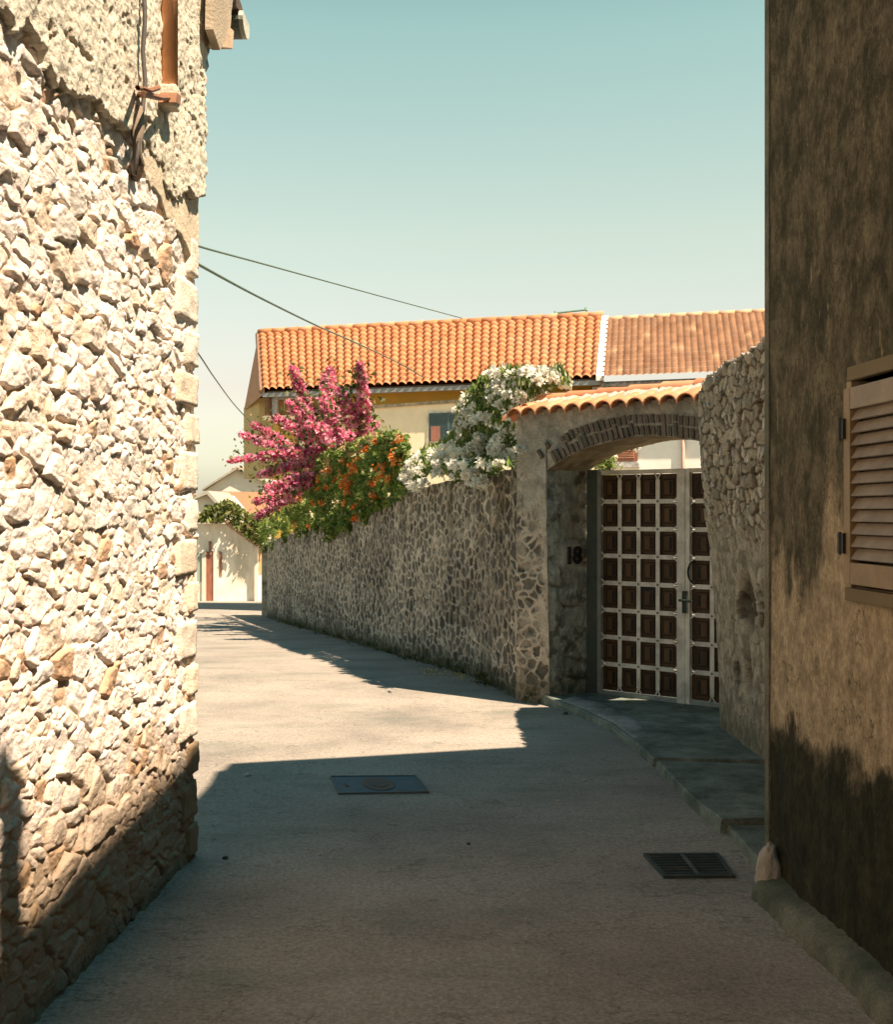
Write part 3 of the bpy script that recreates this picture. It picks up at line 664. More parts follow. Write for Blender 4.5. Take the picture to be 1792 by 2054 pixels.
# left pier front
U1 = np.linspace(sL-.03, ai[0, 0]+.002, 110); zc = np.linspace(-.08, 1, 360); nv = 360
top = ztop(U1)+.03; V1 = np.linspace(0, 1, nv); U = np.repeat(U1[:, None], nv, 1); Z = -.08+(top+.08)[:, None]*V1[None]
lean = (Z-1.0)*-.0 ; e, R, DX, DY = voro(U+.05*(fbm(U*11, Z*11, 130)-.5)+.02*(fbm(U*34, Z*34, 136)-.5), Z+.05*(fbm(U*11+5, Z*11, 137)-.5), .088, .078, 131, .95)
upz = sst(1.55, 1.85, Z)
mo = np.clip(1-sst(.14, .30, e+.34*(fbm(U*34, Z*34, 132)-.5))+upz*.95+sst(.5, .62, fbm(U*5, Z*5, 138))*.6+sst(-.14, -.04, U)*.8*(fbm(U*8, Z*8, 133) > .4), 0, 1)
c = mixc((.095, .092, .078), (.17, .158, .13), R[..., 1])*(1-mo[..., None])+np.array((.50, .44, .35))*mo[..., None]*(.75+.5*fbm(U*12, Z*12, 134))[..., None]
c = mixc(c, (.07, .07, .04), (1-sst(.1, .4, Z))*.7)
hf = .02*(fbm(U*6, Z*6, 135)-.5)+.02*(R[..., 0]-.5)*(1-mo)+.010*mo
hfa = .018*(fbm(U*6+3, Z*6, 120)-.5)+.012*(fbm(U*28, Z*28, 121)-.5); hf = hf*(1-upz)+hfa*upz
ca = mixc((.46, .42, .34), (.32, .31, .26), sst(.4, .65, fbm(U*4, Z*4, 122))); ca = ca*(.8+.4*fbm(U*18, Z*18, 123))[..., None]; c = c*(1-upz[..., None])+ca*upz[..., None]
pier_off = .012+.03*(1-sst(0, 1.8, Z))*sst(ai[0, 0]-.1, ai[0, 0], U)
grid_mesh('pier', gpos(U+.035*(1-sst(0, 1.8, Z))*np.clip((U-sL)/(-sL), 0, 1)-.0, Z, -hf), c, M_dark, gw)
# pier left flank above the garden wall
MB().box((sL-.02, -.0, 1.6), (sL+.03, TW, ztop(sL)+.02), (.40, .35, .27), fr=gp).build('pier_side', M_warm, gw)
# jamb carrying the number
nj = 140; Wn = np.linspace(-.01, TW, nj); zc = np.linspace(-.05, inn[0][1]+.25, 420)
Wd, Z = np.meshgrid(Wn, zc, indexing='ij')
e, R, DX, DY = voro(Wd+.05*(fbm(Wd*8, Z*8, 140)-.5)+.3, Z+.04*(fbm(Wd*8+3, Z*8, 141)-.5), .33, .20, 142, .4)
mo = (1-sst(.02, .22, e+.16*(fbm(Wd*22, Z*22, 147)-.5)))*sst(.38, .6, fbm(Wd*4, Z*4, 148))
hj = .028*(1-mo)*(.5+R[..., 0])+.045*(fbm(Wd*7, Z*7, 143)-.5)+.022*(fbm(Wd*28, Z*28, 144)-.5)
flat = np.exp(-((Z-1.25)/.11)**4)*sst(.05, .15, Wd)*sst(.5, .42, Wd); hj = (hj*(1-flat)+.022*flat)*sst(0, .07, Wd)
c = mixc((.48, .44, .36), (.32, .31, .27), R[..., 1]); c = mixc(c, (.58, .54, .45), (R[..., 2] > .7)*.7); c = mixc(c, (.22, .19, .13), mo*.7)
c = mixc(c, (.27, .31, .29), sst(1.5, 1.75, Z)*.7*sst(.45, .3, Wd)); c = mixc(c, (.27, .17, .09), sst(.32, .5, Wd)*sst(.45, .6, fbm(Wd*5, Z*5, 145))*.6)
c = mixc(c, (.52, .49, .42), sst(.55, .63, fbm(Wd*6+4, Z*8, 149))*.8); c = mixc(c, (.13, .12, .09), sst(.56, .66, fbm(Wd*7+14, Z*9, 159))*.7); c = mixc(c, (.74, .69, .60), flat*.95); c *= (.8+.4*fbm(Wd*16, Z*16, 146))[..., None]; c = mixc(c, (.09, .09, .05), (1-sst(.05, .35, Z))*.6)
grid_mesh('jamb', gpos(ai[0, 0]+.035*(1-sst(0, 1.8, Z))+hj*.8-.005, Z, Wd), c, M_warm, gw)
# voussoir bricks, two short bricks per wedge, as one ring of brickwork
mb = MB(); rb = random.Random(12); ao = np.array(outr); NB = 38
def arc(tab, t):
    L_ = np.concatenate([[0], np.cumsum(np.hypot(*np.diff(tab, axis=0).T))]); L_ /= L_[-1]
    return np.array((np.interp(t, L_, tab[:, 0]), np.interp(t, L_, tab[:, 1])))
for k in range(NB):
    t0 = (k+.24)/NB; t1 = (k+.80)/NB
    a0, a1, b0, b1 = arc(ai, t0), arc(ai, t1), arc(ao, t0), arc(ao, t1)
    fade = min(1, k/9)
    def L2(a, b, t): return a*(1-t)+b*t
    segs = ((.03, .48), (.54, .97)) if rb.random() < .75 else ((.03, .62), (.67, .97))
    if rb.random() < .2: segs = ((.03, .97),)
    for sa, sb in segs:
        if rb.random() > .35+.65*fade: continue
        sa += rb.uniform(0, .04); sb -= rb.uniform(0, .05+.1*(1-fade)); cb = rb.choice([(.17, .135, .10), (.20, .16, .115), (.14, .12, .09), (.22, .17, .13)])
        ct = (a0+a1+b0+b1)/4; pr = rb.uniform(.016, .022)
        pts = [tuple(L2(a0, b0, sa)), tuple(L2(a1, b1, sa+rb.uniform(-.02, .02))), tuple(L2(a1, b1, sb)), tuple(L2(a0, b0, sb+rb.uniform(-.02, .02)))]
        mb.prism(pts, lambda p, q_, w: gp(p, w, q_), -pr, .03, cb)
mb.build('brick_arch', M_warm, gw)
# raised pale joints between bricks come from the front wall; house number
cu = bpy.data.curves.new('number', 'FONT'); cu.body = '18'; cu.size = .20; cu.extrude = .006; cu.offset = .006; cu.align_x = 'CENTER'; cu.align_y = 'CENTER'; cu.space_character = .95
to = bpy.data.objects.new('tmp', cu); COL.objects.link(to); bpy.context.view_layer.update()
me = bpy.data.meshes.new_from_object(to.evaluated_get(bpy.context.evaluated_depsgraph_get())); bpy.data.objects.remove(to)
JO = (PO[0]+PD[0]*(ai[0, 0]+.045), PO[1]+PD[1]*(ai[0, 0]+.045)); sj, Yj = on_line(1151, JO, PN); zj = H+(HY-1115)/F*Yj
co = np.array([v.co[:] for v in me.vertices])
for v, c_ in zip(me.vertices, co): c_[0] *= 1.25; v.co = (JO[0]+PN[0]*(sj+c_[0])+PD[0]*c_[2], JO[1]+PN[1]*(sj+c_[0])+PD[1]*c_[2], zj+c_[1])
a = me.color_attributes.new('Col', 'FLOAT_COLOR', 'POINT'); cc = np.ones((len(co), 4), np.float32); cc[:, :3] = (.03, .022, .015); a.data.foreach_set('color', cc.ravel())
link('house_number', me, M_paint, gw)
# coping tiles: half-round clay tiles on both slopes, ridge caps, mortar bed
s0t, s1t = gs(1030, 836)[0], gs(1404, 800)[0]+.15; ntile = 13
def ztile(s): return np.interp(s, [s0t, s1t], [gs(1030, 838)[1]+.00, gs(1397, 806)[1]])
mb = MB()
pit = (s1t-s0t)/ntile; rt = random.Random(8)
for side in (0, 1):
    for k in range(ntile):
        sc = s0t+(k+.5)*pit; zr = float(ztile(sc)); cl = rt.choice([(.52, .22, .105), (.55, .26, .13), (.50, .20, .09), (.57, .29, .16)])
        vs = []; fs = []; ns = 9; nl = 5
        for li in range(nl):
            t = li/(nl-1); w = (-.09+t*.33) if side == 0 else (TW+.09-t*.33); zz_ = zr+t*.10; r = pit*.54*(1-.12*t)
            for lay, rr in ((0, r), (1, r*.84)):
                for a_ in range(ns):
                    an = math.pi*a_/(ns-1); vs.append(gp(sc+rr*math.cos(an)*1.02, w, zz_+rr*math.sin(an)*.92+(0 if lay == 0 else -.002)))
        st_ = 2*ns
        for li in range(nl-1):
            for a_ in range(ns-1):
                for o_ in (0, ns): fs.append((li*st_+o_+a_, li*st_+o_+a_+1, (li+1)*st_+o_+a_+1, (li+1)*st_+o_+a_))
        for a_ in range(ns-1):
            fs.append((a_, a_+1, ns+a_+1, ns+a_))
        mb.add(vs, fs, cl)
mb.build('coping_tiles', M_tile, gw, True)
mb = MB()    # hip tiles on the left end
for k in range(4):
    w = -.04+k*.16; sc = s0t-.02; vs = []; fs = []
    for li in range(4):
        t = li/3; zz_ = float(ztile(s0t))-.03+t*.09; r = .07*(1-.1*t)
        for a_ in range(8):
            an = math.pi*a_/7; vs.append(gp(sc-.06+t*.2, w+.05+r*math.cos(an), zz_+r*math.sin(an)*.9))
    for li in range(3):
        for a_ in range(7): fs.append((li*8+a_, li*8+a_+1, (li+1)*8+a_+1, (li+1)*8+a_))
    mb.add(vs, fs, (.60, .25, .11))
mb.build('hip_tiles', M_tile, gw, True)
mb = MB(); vs = []; fs = []; ss_ = np.linspace(s0t+.05, s1t, 60)
for s in ss_:
    zz_ = float(ztile(s)); n0 = .02*rt.random()
    vs += [gp(s, .015, zz_-.02), gp(s, .14, zz_+.115+n0), gp(s, .24, zz_+.165+n0), gp(s, .36, zz_+.165+n0), gp(s, .45, zz_+.11), gp(s, TW-.015, zz_-.02)]
fs = [(a*6+j, (a+1)*6+j, (a+1)*6+j+1, a*6+j+1) for a in range(59) for j in range(5)]+[(0, 1, 2, 3, 4, 5)]
mb.add(vs, fs, (.50, .42, .34)); mb.build('mortar_bed', M_rend, gw)
mb = MB(); nr = 6; rl = (s1t-s0t-.1)/nr
for k in range(nr):
    vs = []; fs = []
    for li in range(5):
        t = li/4; s = s0t+.08+(k+t*1.05)*rl; r = .075-.010*t; zz_ = float(ztile(s))+.155+.008*(1-t)
        for a_ in range(10):
            an = math.pi*a_/9; vs.append(gp(s, .30+r*math.cos(an)*1.1, zz_+r*math.sin(an)*.8))
    for li in range(4):
        for a_ in range(9): fs.append((li*10+a_, li*10+a_+1, (li+1)*10+a_+1, (li+1)*10+a_))
    mb.add(vs, fs, rt.choice([(.54, .24, .12), (.50, .20, .10), (.56, .28, .15)]))
mb.build('ridge_tiles', M_tile, gw, True)

# ------------------------------------------------------------------ metal gate in the arch
GO = gp(ai[0, 0]+.06, TW-.06, 0)[:2]
sgl, Ygl = on_line(1200, GO, PD); sgm, Ygm = on_line(1377, GO, PD)
gz0 = H+(HY-1393)/F*Ygl+.0; gz1 = H+(HY-944)/F*Ygl
lw_ = sgm-sgl; gh = gz1-gz0
mg = empty('metal_gate', (GO[0]+PD[0]*sgm, GO[1]+PD[1]*sgm, gz0), 'double metal gate with pale lattice over dark brown coffered panels under the arch', 'gate')
def leaf(sa, sgn, first=None):
    def lp(s, w, z_): return (GO[0]+PD[0]*(sa+sgn*s)+PN[0]*w, GO[1]+PD[1]*(sa+sgn*s)+PN[1]*w, gz0+z_)
    lf = empty('gate_leaf', lp(0, 0, 0), None, None); lf.parent = mg; lf.matrix_parent_inverse = parent_inv(mg)
    pinv = parent_inv(lf)
    white = (.74, .72, .65); fw = .042
    mb = MB()
    mb.box((0.004, -.02, 0), (fw, .03, gh), (.30, .32, .29), fr=lp); sw2 = .075 if sgn > 0 else .032; mb.box((lw_-sw2, -.022, 0), (lw_-.004, .03, gh), white, fr=lp)
    mb.box((fw, -.018, gh-.035), (lw_-sw2, .028, gh), white, fr=lp); mb.box((fw, -.018, 0), (lw_-sw2, .028, .045), (.30, .34, .32), fr=lp)
    fo = mb.build('frame', M_paint, None, bevel=.002)
    a0, a1, b0, b1 = fw, lw_-sw2, .045, gh-.035; cw = (a1-a0)/4; rh_ = (b1-b0)/8; bw = .0185
    mb = MB(); pos = []
    def strap(p, q_, wd=bw, z=-.012, col=white):
        d = Vector((q_[0]-p[0], q_[1]-p[1])).normalized(); n = Vector((-d.y, d.x))*wd
        mb.prism([(p[0]+n.x, p[1]+n.y), (q_[0]+n.x, q_[1]+n.y), (q_[0]-n.x, q_[1]-n.y), (p[0]-n.x, p[1]-n.y)], lambda a, b, w: lp(a, w, b), z, z+.012, col)
    for i in range(1, 4): strap((a0+i*cw, b0+.05), (a0+i*cw, b1-.05))
    for j in range(1, 8): strap((a0+.045, b0+j*rh_), (a1-.045, b0+j*rh_), z=-.0105)
    for i in range(1, 4):
        x = a0+i*cw
        for yb, sg in ((b0, 1), (b1, -1)):
            for sd_ in (-1, 1):
                pr = [(x+sd_*.006, yb+sg*.055), (x+sd_*.009, yb+sg*.035), (x+sd_*.018, yb+sg*.015), (x+sd_*.032, yb)]
                for p, q_ in zip(pr[:-1], pr[1:]): strap(p, q_, .005, -.0135)
    for j in range(1, 8):
        y = b0+j*rh_
        for xb, sg in ((a0, 1), (a1, -1)):
            for sd_ in (-1, 1):
                pr = [(xb+sg*.055, y+sd_*.006), (xb+sg*.035, y+sd_*.009), (xb+sg*.015, y+sd_*.018), (xb, y+sd_*.032)]
                for p, q_ in zip(pr[:-1], pr[1:]): strap(p, q_, .005, -.0145)
    lo_ = mb.build('lattice', M_paint, None)
    pcs = [fo, lo_]
    for i in range(1, 4):
        for j in range(1, 8):
            x = a0+i*cw; y = b0+j*rh_
            mb = MB(); mb.prism([(x+.009*math.cos(k*math.pi/4), y+.009*math.sin(k*math.pi/4)) for k in range(8)], lambda a, b, w: lp(a, w, b), -.0175, -.010, (.12, .12, .11)); pcs.append(mb.build('rivet', M_paint, None))
    rr = random.Random(int(sgn+5)); pm = None
    for i in range(4):
        for j in range(8):
            if sgn < 0 and i < 1: pass
            x0 = a0+i*cw+.004; x1 = x0+cw-.008; y0 = b0+j*rh_+.004; y1 = y0+rh_-.008
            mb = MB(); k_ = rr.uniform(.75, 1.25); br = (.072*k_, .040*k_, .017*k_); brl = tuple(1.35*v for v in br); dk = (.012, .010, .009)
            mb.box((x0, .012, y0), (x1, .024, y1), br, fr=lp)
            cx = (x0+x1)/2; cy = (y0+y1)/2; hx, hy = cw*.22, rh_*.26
            hx, hy = cw*.29, rh_*.31; mb.box((cx-hx, .007, cy-hy), (cx+hx, .013, cy+hy), tuple(.35*v for v in br), fr=lp)  # recess shade put into the colour of this raised square
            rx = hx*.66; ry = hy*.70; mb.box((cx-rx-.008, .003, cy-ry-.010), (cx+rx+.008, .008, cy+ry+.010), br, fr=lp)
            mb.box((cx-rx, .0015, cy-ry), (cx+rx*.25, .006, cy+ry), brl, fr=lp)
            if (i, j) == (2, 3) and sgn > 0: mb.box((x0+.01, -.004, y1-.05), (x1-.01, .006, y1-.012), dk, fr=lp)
            # near-black strip beside the centre block, painted as shade inside the recess
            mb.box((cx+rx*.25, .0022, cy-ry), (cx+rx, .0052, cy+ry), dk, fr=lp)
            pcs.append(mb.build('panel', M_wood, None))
    for o_ in pcs: o_.parent = lf; o_.matrix_parent_inverse = (pinv_world(lf))
    return lf, lp
def pinv_world(o):
    bpy.context.view_layer.update(); return o.matrix_world.inverted()
lf1, lp1 = leaf(sgl, 1)
lf2, lp2 = leaf(sgm+.012+lw_, -1)
def lpr(s, w, z_): return lp2(lw_-s, w, z_)
zh = (gz0*0+(1393-1195)/449*gh)
mb = MB(); mb.box((-.028, -.04, zh-.10), (.014, -.021, zh+.08), (.02, .03, .025), fr=lpr)
mb.tube([lpr(-.045, -.06, zh+.005), lpr(.075, -.06, zh+.005)], .011, (.02, .03, .025), 8); mb.tube([lpr(-.008, -.02, zh+.005), lpr(-.008, -.065, zh+.005)], .009, (.02, .03, .025), 8)
h_ = mb.build('handle', M_paint, None); h_.parent = lf2; h_.matrix_parent_inverse = pinv_world(lf2)
zr_ = (1393-1140)/449*gh
mb = MB(); mb.tube([lpr(.075+.055*math.cos(a), -.028, zr_+.085*math.sin(a)) for a in np.linspace(math.pi*.5, math.pi*1.5, 12)], .008, (.015, .02, .015), 8)
h_ = mb.build('pull_ring', M_paint, None, True); h_.parent = lf2; h_.matrix_parent_inverse = pinv_world(lf2)
mb = MB(); mb.box((-.11, -.01, -.03), (0, .05, gh+.01), (.09, .12, .105), fr=lp1); mb.build('gate_post', M_paint, mg)
mb = MB(); mb.box((-.10, -.01, -.12), (2*lw_, .09, -.004), (.33, .34, .30), fr=lp1); mb.build('threshold', M_conc, mg)

# ------------------------------------------------------------------ rubble wall right of the gateway
Rb = (1.95, 8.9); rd = np.array((.012, -1.)); rd /= np.linalg.norm(rd); rnn = np.array((-1., -.012))
U1 = np.linspace(0, 3.1, 330); nv = 520
top = np.interp(U1, [0, .12, .3, .8, 1.5, 3.1], [2.48, 2.52, 2.55, 2.58, 2.60, 2.66])+.04*(fbm(U1*9, U1*0, 150)-.5)+.07*(fbm(U1*26, U1*0, 151)-.5)
V1 = np.linspace(0, 1, nv); U = np.repeat(U1[:, None], nv, 1); Z = -.05+(top+.05)[:, None]*V1[None]
e, R, h = rubble(U, Z, .105, .080, 152, .050, .15)
up = sst(1.35, 1.65, Z+.4*(fbm(U*3, Z*3, 153)-.5))
h = h*(.25+.75*up)+.03*(fbm(U*5, Z*5, 154)-.5); h = h*(.35+.65*sst(0, .3, U))
mo = 1-sst(.03, .15, e)
c = mixc((.52, .45, .33), (.30, .26, .19), R[..., 0]); c = mixc(c, (.62, .56, .46), (R[..., 1] > .7)*.8); c = mixc(c, (.11, .09, .06), (1-sst(.03, .19, e))*.85)
cl = mixc((.42, .36, .27), (.25, .22, .16), sst(.35, .65, fbm(U*14, Z*14, 155))); cl = mixc(cl, (.50, .44, .34), (R[..., 1] > .6)*.5*sst(.05, .2, e)); c = mixc(c, (.4, .4, .4), up*0)
c = cl*(1-up[..., None])+c*up[..., None]
hole = sst(.64, .70, fbm(U*3+8, Z*4+1, 156))*(1-up)*sst(.3, .6, U); h -= .05*hole; c = mixc(c, (.05, .04, .03), hole*.85)
hol2 = np.exp(-(((U-1.0)/.16)**2+((Z-1.02)/.20)**2)**2)+np.exp(-(((U-.95)/.08)**2+((Z-.55)/.11)**2)**2)*.8; h -= .08*np.clip(hol2, 0, 1); c = mixc(c, (.05, .035, .02), np.clip(hol2, 0, 1)*.85)
c *= (.8+.4*fbm(U*20, Z*20, 157))[..., None]; c = mixc(c, (.10, .10, .06), (1-sst(.12, .4, Z))*.5)
lean = .10*sst(.1, 2.5, Z)
Ax = np.zeros((len(U1)+1, nv+2, 3))
pos = wallpos(Rb, rd, rnn, U, Z, h+lean-.02)
pos[..., 1] += (1-sst(0, 2.4, Z))*-.12*(1-sst(0, .8, U))*1.0+.10*sst(.9, 2.4, Z)*(1-sst(0, 1.2, U))
Ax[1:, :nv] = pos; Ax[1:, nv] = wallpos(Rb, rd, rnn, U[:, -1:], Z[:, -1:]+.02, np.full((len(U1), 1), -1.45))[:, 0]; Ax[1:, nv+1] = Ax[1:, nv]; Ax[1:, nv+1, 2] = -.05  # unseen depth behind the face, thickened to shade the gate pavement
Ax[0] = Ax[1]; Ax[0, :nv, 0] += 1.45; Ax[0, :nv, 1] += .12; Ax[0, nv:, 1] += .12
cc = np.concatenate([c, np.ones((len(U1), 2, 3))*np.array((.60, .52, .42))], 1); cc = np.concatenate([cc[:1], cc], 0)
cc[:, nv-2:nv] = (.62, .55, .46)
o = grid_mesh('rubble_wall', Ax, cc, M_warm); tag(o, 'rough beige rubble wall rising between the gate and the brown house corner', 'wall')

# ------------------------------------------------------------------ roofs helper
def tile_roof(name, p00, p10, p01, p11, ncol, nrow, colf, parent, amp=.045, stp=.03, cu=10, cv=5, flat=0., seed=0, mt=M_tile):
    # p00 eave left, p10 eave right, p01 ridge left, p11 ridge right
    p00, p10, p01, p11 = [np.array(p, float) for p in (p00, p10, p01, p11)]
    nu, nv = ncol*cu+1, nrow*cv+nrow
    a = np.linspace(0, 1, nu); b = []; fr_ = []
    for r in range(nrow):
        for k in range(cv+1): b.append((r+k/cv*.999)/nrow); fr_.append(k/cv)
    b = np.array(b); fr_ = np.array(fr_)
    A_, B_ = np.meshgrid(a, b, indexing='ij'); Fr = np.repeat(fr_[None], nu, 0)
    Pp = (p00*(1-A_[..., None])+p10*A_[..., None])*(1-B_[..., None])+(p01*(1-A_[..., None])+p11*A_[..., None])*B_[..., None]
    n = np.cross(p10-p00, p01-p00); n /= np.linalg.norm(n); n = n if n[2] > 0 else -n
    ci = np.minimum((A_*ncol).astype(int), ncol-1); ri = np.minimum((B_*nrow).astype(int), nrow-1)
    J = np.random.RandomState(seed).rand(ncol+1, nrow+1, 3)
    w = np.abs(np.sin(A_*ncol*np.pi))**.8*2-1
    hh = amp*w+stp*(1-Fr)+(J[ci, ri, 2]-.5)*.008
    Pp = Pp+n*hh[..., None]
    return grid_mesh(name, Pp, colf(J[ci, ri], Fr, A_, B_), mt, parent)
def tiles_orange(J, Fr, A_, B_):
    c = mixc((.43, .16, .07), (.53, .22, .10), J[..., 0]); c = mixc(c, (.46, .22, .11), (J[..., 1] > .85)*.6)
    d = sst(.55, .75, fbm(A_*14, B_*6, 200)); return mixc(c, (.42, .24, .13), d*.45)
def tiles_old(J, Fr, A_, B_):
    c = mixc((.22, .115, .065), (.33, .19, .11), J[..., 0]); c = mixc(c, (.50, .33, .19), (J[..., 1] > .96)*.8)
    c = mixc(c, (.25, .15, .10), (J[..., 1] < .18)*.6); d = sst(.45, .7, fbm(A_*10, B_*6, 201)); return mixc(c, (.34, .19, .12), d*.4)

# ------------------------------------------------------------------ yellow house with orange roof
eL, eR, rL, rR = P(526, 783, 30), P(1203, 758, 27.1), P(519, 668, 33), P(1211, 634, 30.1)
eLv, eRv = Vector(eL), Vector(eR); hd = Vector((eRv.x-eLv.x, eRv.y-eLv.y, 0)).normalized(); hn = Vector((hd.y, -hd.x, 0))  # towards camera
yh = empty('yellow_house', (eL[0], eL[1], g(30)), 'long house with an orange tiled roof and yellow and cream front beyond the garden wall', 'house')
tile_roof('roof', eL, eR, rL, rR, 42, 13, tiles_orange, yh, .038, .06, seed=1)
def hp_(s, w, z_): p = eLv+hd*s+hn*w; return (p.x, p.y, z_)            # s along eave, w towards the camera
Ls = (eRv-eLv).length; ze = eL[2]
back = MB(); back.prism([(rL[0], rL[1]), (rR[0], rR[1]), (rR[0]-.3, rR[1]+3), (rL[0]-.9, rL[1]+3)], lambda p, q, w: (p, q, w), ze-2, ze+.1, (.6, .45, .2))
back.add([rL, rR, (rR[0]-.3, rR[1]+3, ze), (rL[0]-.9, rL[1]+3, ze), (eL[0]+.05, eL[1]+.1, ze-.05), (eR[0]-.05, eR[1]+.1, ze-.05)], [(0, 1, 2, 3), (0, 3, 4), (1, 5, 2)], (.55, .30, .17)); back.build('rear', M_tile, yh)
mb = MB()
for k in range(24):
    t0, t1 = k/24, (k+1.05)/24; a = Vector(rL).lerp(Vector(rR), t0); b = Vector(rL).lerp(Vector(rR), min(t1, 1)); a.z += .02; b.z += .035
    mb.tube([a, b], [.085, .10], random.choice([(.50, .23, .11), (.44, .19, .09), (.55, .28, .15)]), 10)
mb.build('ridge_tiles', M_tile, yh, True)
# verge boards
mb = MB(); mb.tube([Vector(eL)+Vector((-.03, 0, -.03)), Vector(rL)+Vector((-.03, 0, -.03))], .06, (.22, .13, .08), 6); mb.build('verge', M_wood, yh)
# upper wall (ochre), set back under the eave; lower cream wall slightly forward
zb_ = P(830, 815, 28.7)[2]
MB().box((.25, -.9, zb_-.5), (Ls-.1, -.45, ze+.02), (.80, .45, .08), fr=hp_).build('upper_wall', M_wall, yh)
def zl(s): return np.interp(s, [0, Ls], [zb_-.10, zb_+.18])
mb = MB(); pts = [(.9, g(30)-1), (.9, zl(.9)), (Ls-.1, zl(Ls)), (Ls-.1, g(30)-1)]
# window hole handled by a recessed frame standing proud
mb.prism(pts, lambda p, q, w: hp_(p, w, q), -.85, -.22, (.86, .72, .50)); mb.build('lower_wall', M_wall, yh)
mb = MB(); mb.prism([(.9, zl(.9)), (.9, zl(.9)+.07), (Ls-.1, zl(Ls)+.07), (Ls-.1, zl(Ls))], lambda p, q, w: hp_(p, w, q), -.5, -.16, (.40, .32, .22)); mb.build('ledge', M_conc, yh)
mb = MB(); mb.box((0, -.12, ze-.16), (Ls, .0, ze-.06), (.26, .27, .27), fr=hp_); mb.build('gutter', M_paint, yh)
mb = MB(); mb.box((.1, -.46, ze-.05), (Ls-.05, -.05, ze-.02), (.12, .08, .05), fr=hp_); mb.build('eave_boards', M_wood, yh)
# left end: timber boxed gable window and its corner post
mb = MB(); mb.box((.08, -.85, g(30)-1), (1.5, -.45, P(560, 840, 30)[2]), (.60, .37, .08), fr=hp_); mb.build('left_bay', M_wall, yh)
mb = MB(); zt_ = P(560, 797, 30)[2]; zb2 = P(560, 832, 30)[2]
mb.box((.02, -.44, zb2-.02), (.14, -.10, ze-.1), (.20, .10, .05), fr=hp_); mb.box((.14, -.44, zb2), (1.6, -.3, zt_), (.30, .13, .04), fr=hp_)
mb.build('timber_bay', M_wood, yh)
mb = MB(); mb.box((.15, -.3, zt_-.04), (1.6, -.2, zt_+.08), (.40, .40, .38), fr=hp_); mb.box((.15, -.31, zb2), (.30, -.22, zt_), (.45, .44, .42), fr=hp_); mb.box((-.02, -.44, zb2-.12), (1.7, -.05, zb2-.02), (.52, .42, .30), fr=hp_)
for k in range(4): mb.box((.45+k*.32, -.3, zb2+.1), (.465+k*.32, -.285, zt_-.05), (.6, .5, .35), fr=hp_)
mb.build('bay_trim', M_paint, yh)
def hs(x, w=-.22):
    O = hp_(0, w, 0); return on_line(x, O[:2], (hd.x, hd.y))
wa, Ya = hs(862); wb, Yb = hs(930); wzt = H+(HY-829)/F*Ya; wzb = H+(HY-885)/F*Ya
wn = MB(); wn.box((wa-.05, -.23, wzb-.05), (wb+.05, -.19, wzt+.05), (.70, .62, .48), fr=hp_); wn = wn.build('window', M_paint, yh)
mb = MB(); mb.box((wa, -.188, wzb), (wb, -.18, wzt), (.02, .05, .055), fr=hp_); mb.build('pane', M_glass, wn)
mb = MB(); mb.box((wa+(wb-wa)*.55, -.178, wzb), (wa+(wb-wa)*.62, -.17, wzt), (.06, .12, .12), fr=hp_); mb.box((wa, -.178, wzt-.05), (wb, -.168, wzt), (.06, .11, .11), fr=hp_); mb.box((wa+.05, -.178, wzb), (wa+.28, -.172, wzb+.35), (.32, .14, .10), fr=hp_); mb.build('window_bars', M_paint, wn)
# ------------------------------------------------------------------ white house with the older brown roof
e2L, r2L = P(1208, 763, 27.0), P(1217, 641, 30.0)
k2 = 4.6
e2R = tuple(np.array(e2L)+np.array((hd.x, hd.y, 0))*k2); rr_ = Vector((rR[0]-rL[0], rR[1]-rL[1], 0)).normalized(); r2R = tuple(np.array(r2L)+np.array((rr_.x, rr_.y, 0))*k2)
wh = empty('white_house', (e2L[0], e2L[1], g(27)), 'white house with a brown old tiled roof and reddish shutters seen through the arch', 'house')
tile_roof('roof', e2L, e2R, r2L, r2R, 30, 13, tiles_old, wh, .014, .11, seed=2)
mb = MB(); a = Vector(e2L)+Vector((-.03, 0, .03)); b = Vector(r2L)+Vector((-.02, 0, .03)); mb.prism([(0, 0), (1, 0), (1, 1), (0, 1)], lambda p, q, w: tuple(a.lerp(b, q)+Vector((-.10+.17*p, 0, w))), -.03, .07, (.66, .62, .55)); mb.build('verge_mortar', M_wall, wh)
mb = MB()
for k in range(12):
    a = Vector(r2L).lerp(Vector(r2R), k/12); b = Vector(r2L).lerp(Vector(r2R), (k+1.05)/12); mb.tube([a, b], [.07, .085], (.52, .33, .2), 8)
mb.build('ridge_tiles', M_tile, wh, True)
def wp2(s, w, z_): p = Vector(e2L)+hd*s+hn*w; return (p.x, p.y, z_)
mb = MB(); mb.box((-.3, -4, g(27)-1), (k2, -.35, e2L[2]-.10), (.90, .85, .78), fr=wp2); mb.build('wall', M_wall, wh)
mb = MB(); mb.box((0, -.4, e2L[2]-.14), (k2, .02, e2L[2]-.03), (.15, .13, .11), fr=wp2); mb.build('eave', M_conc, wh)
O2 = wp2(0, -.35, 0)
xa, Yx = on_line(1222, O2[:2], (hd.x, hd.y)); xb, _ = on_line(1280, O2[:2], (hd.x, hd.y)); za = H+(HY-925)/F*Yx; zc_ = H+(HY-858)/F*Yx
wn = MB(); wn.box((xa, -.348, za), (xb, -.30, zc_), (.28, .11, .07), fr=wp2); wn = wn.build('shutter_window', M_paint, wh)
mb = MB()
for k in range(16): zz_ = za+.07+k*(zc_-za-.12)/16; mb.prism([(-.299, zz_+.03), (-.275, zz_), (-.299, zz_-.005)], lambda p, q, w: wp2(w, p, q), xa+.06, xb-.07, (.38, .17, .10))
mb.build('slats', M_paint, wn)
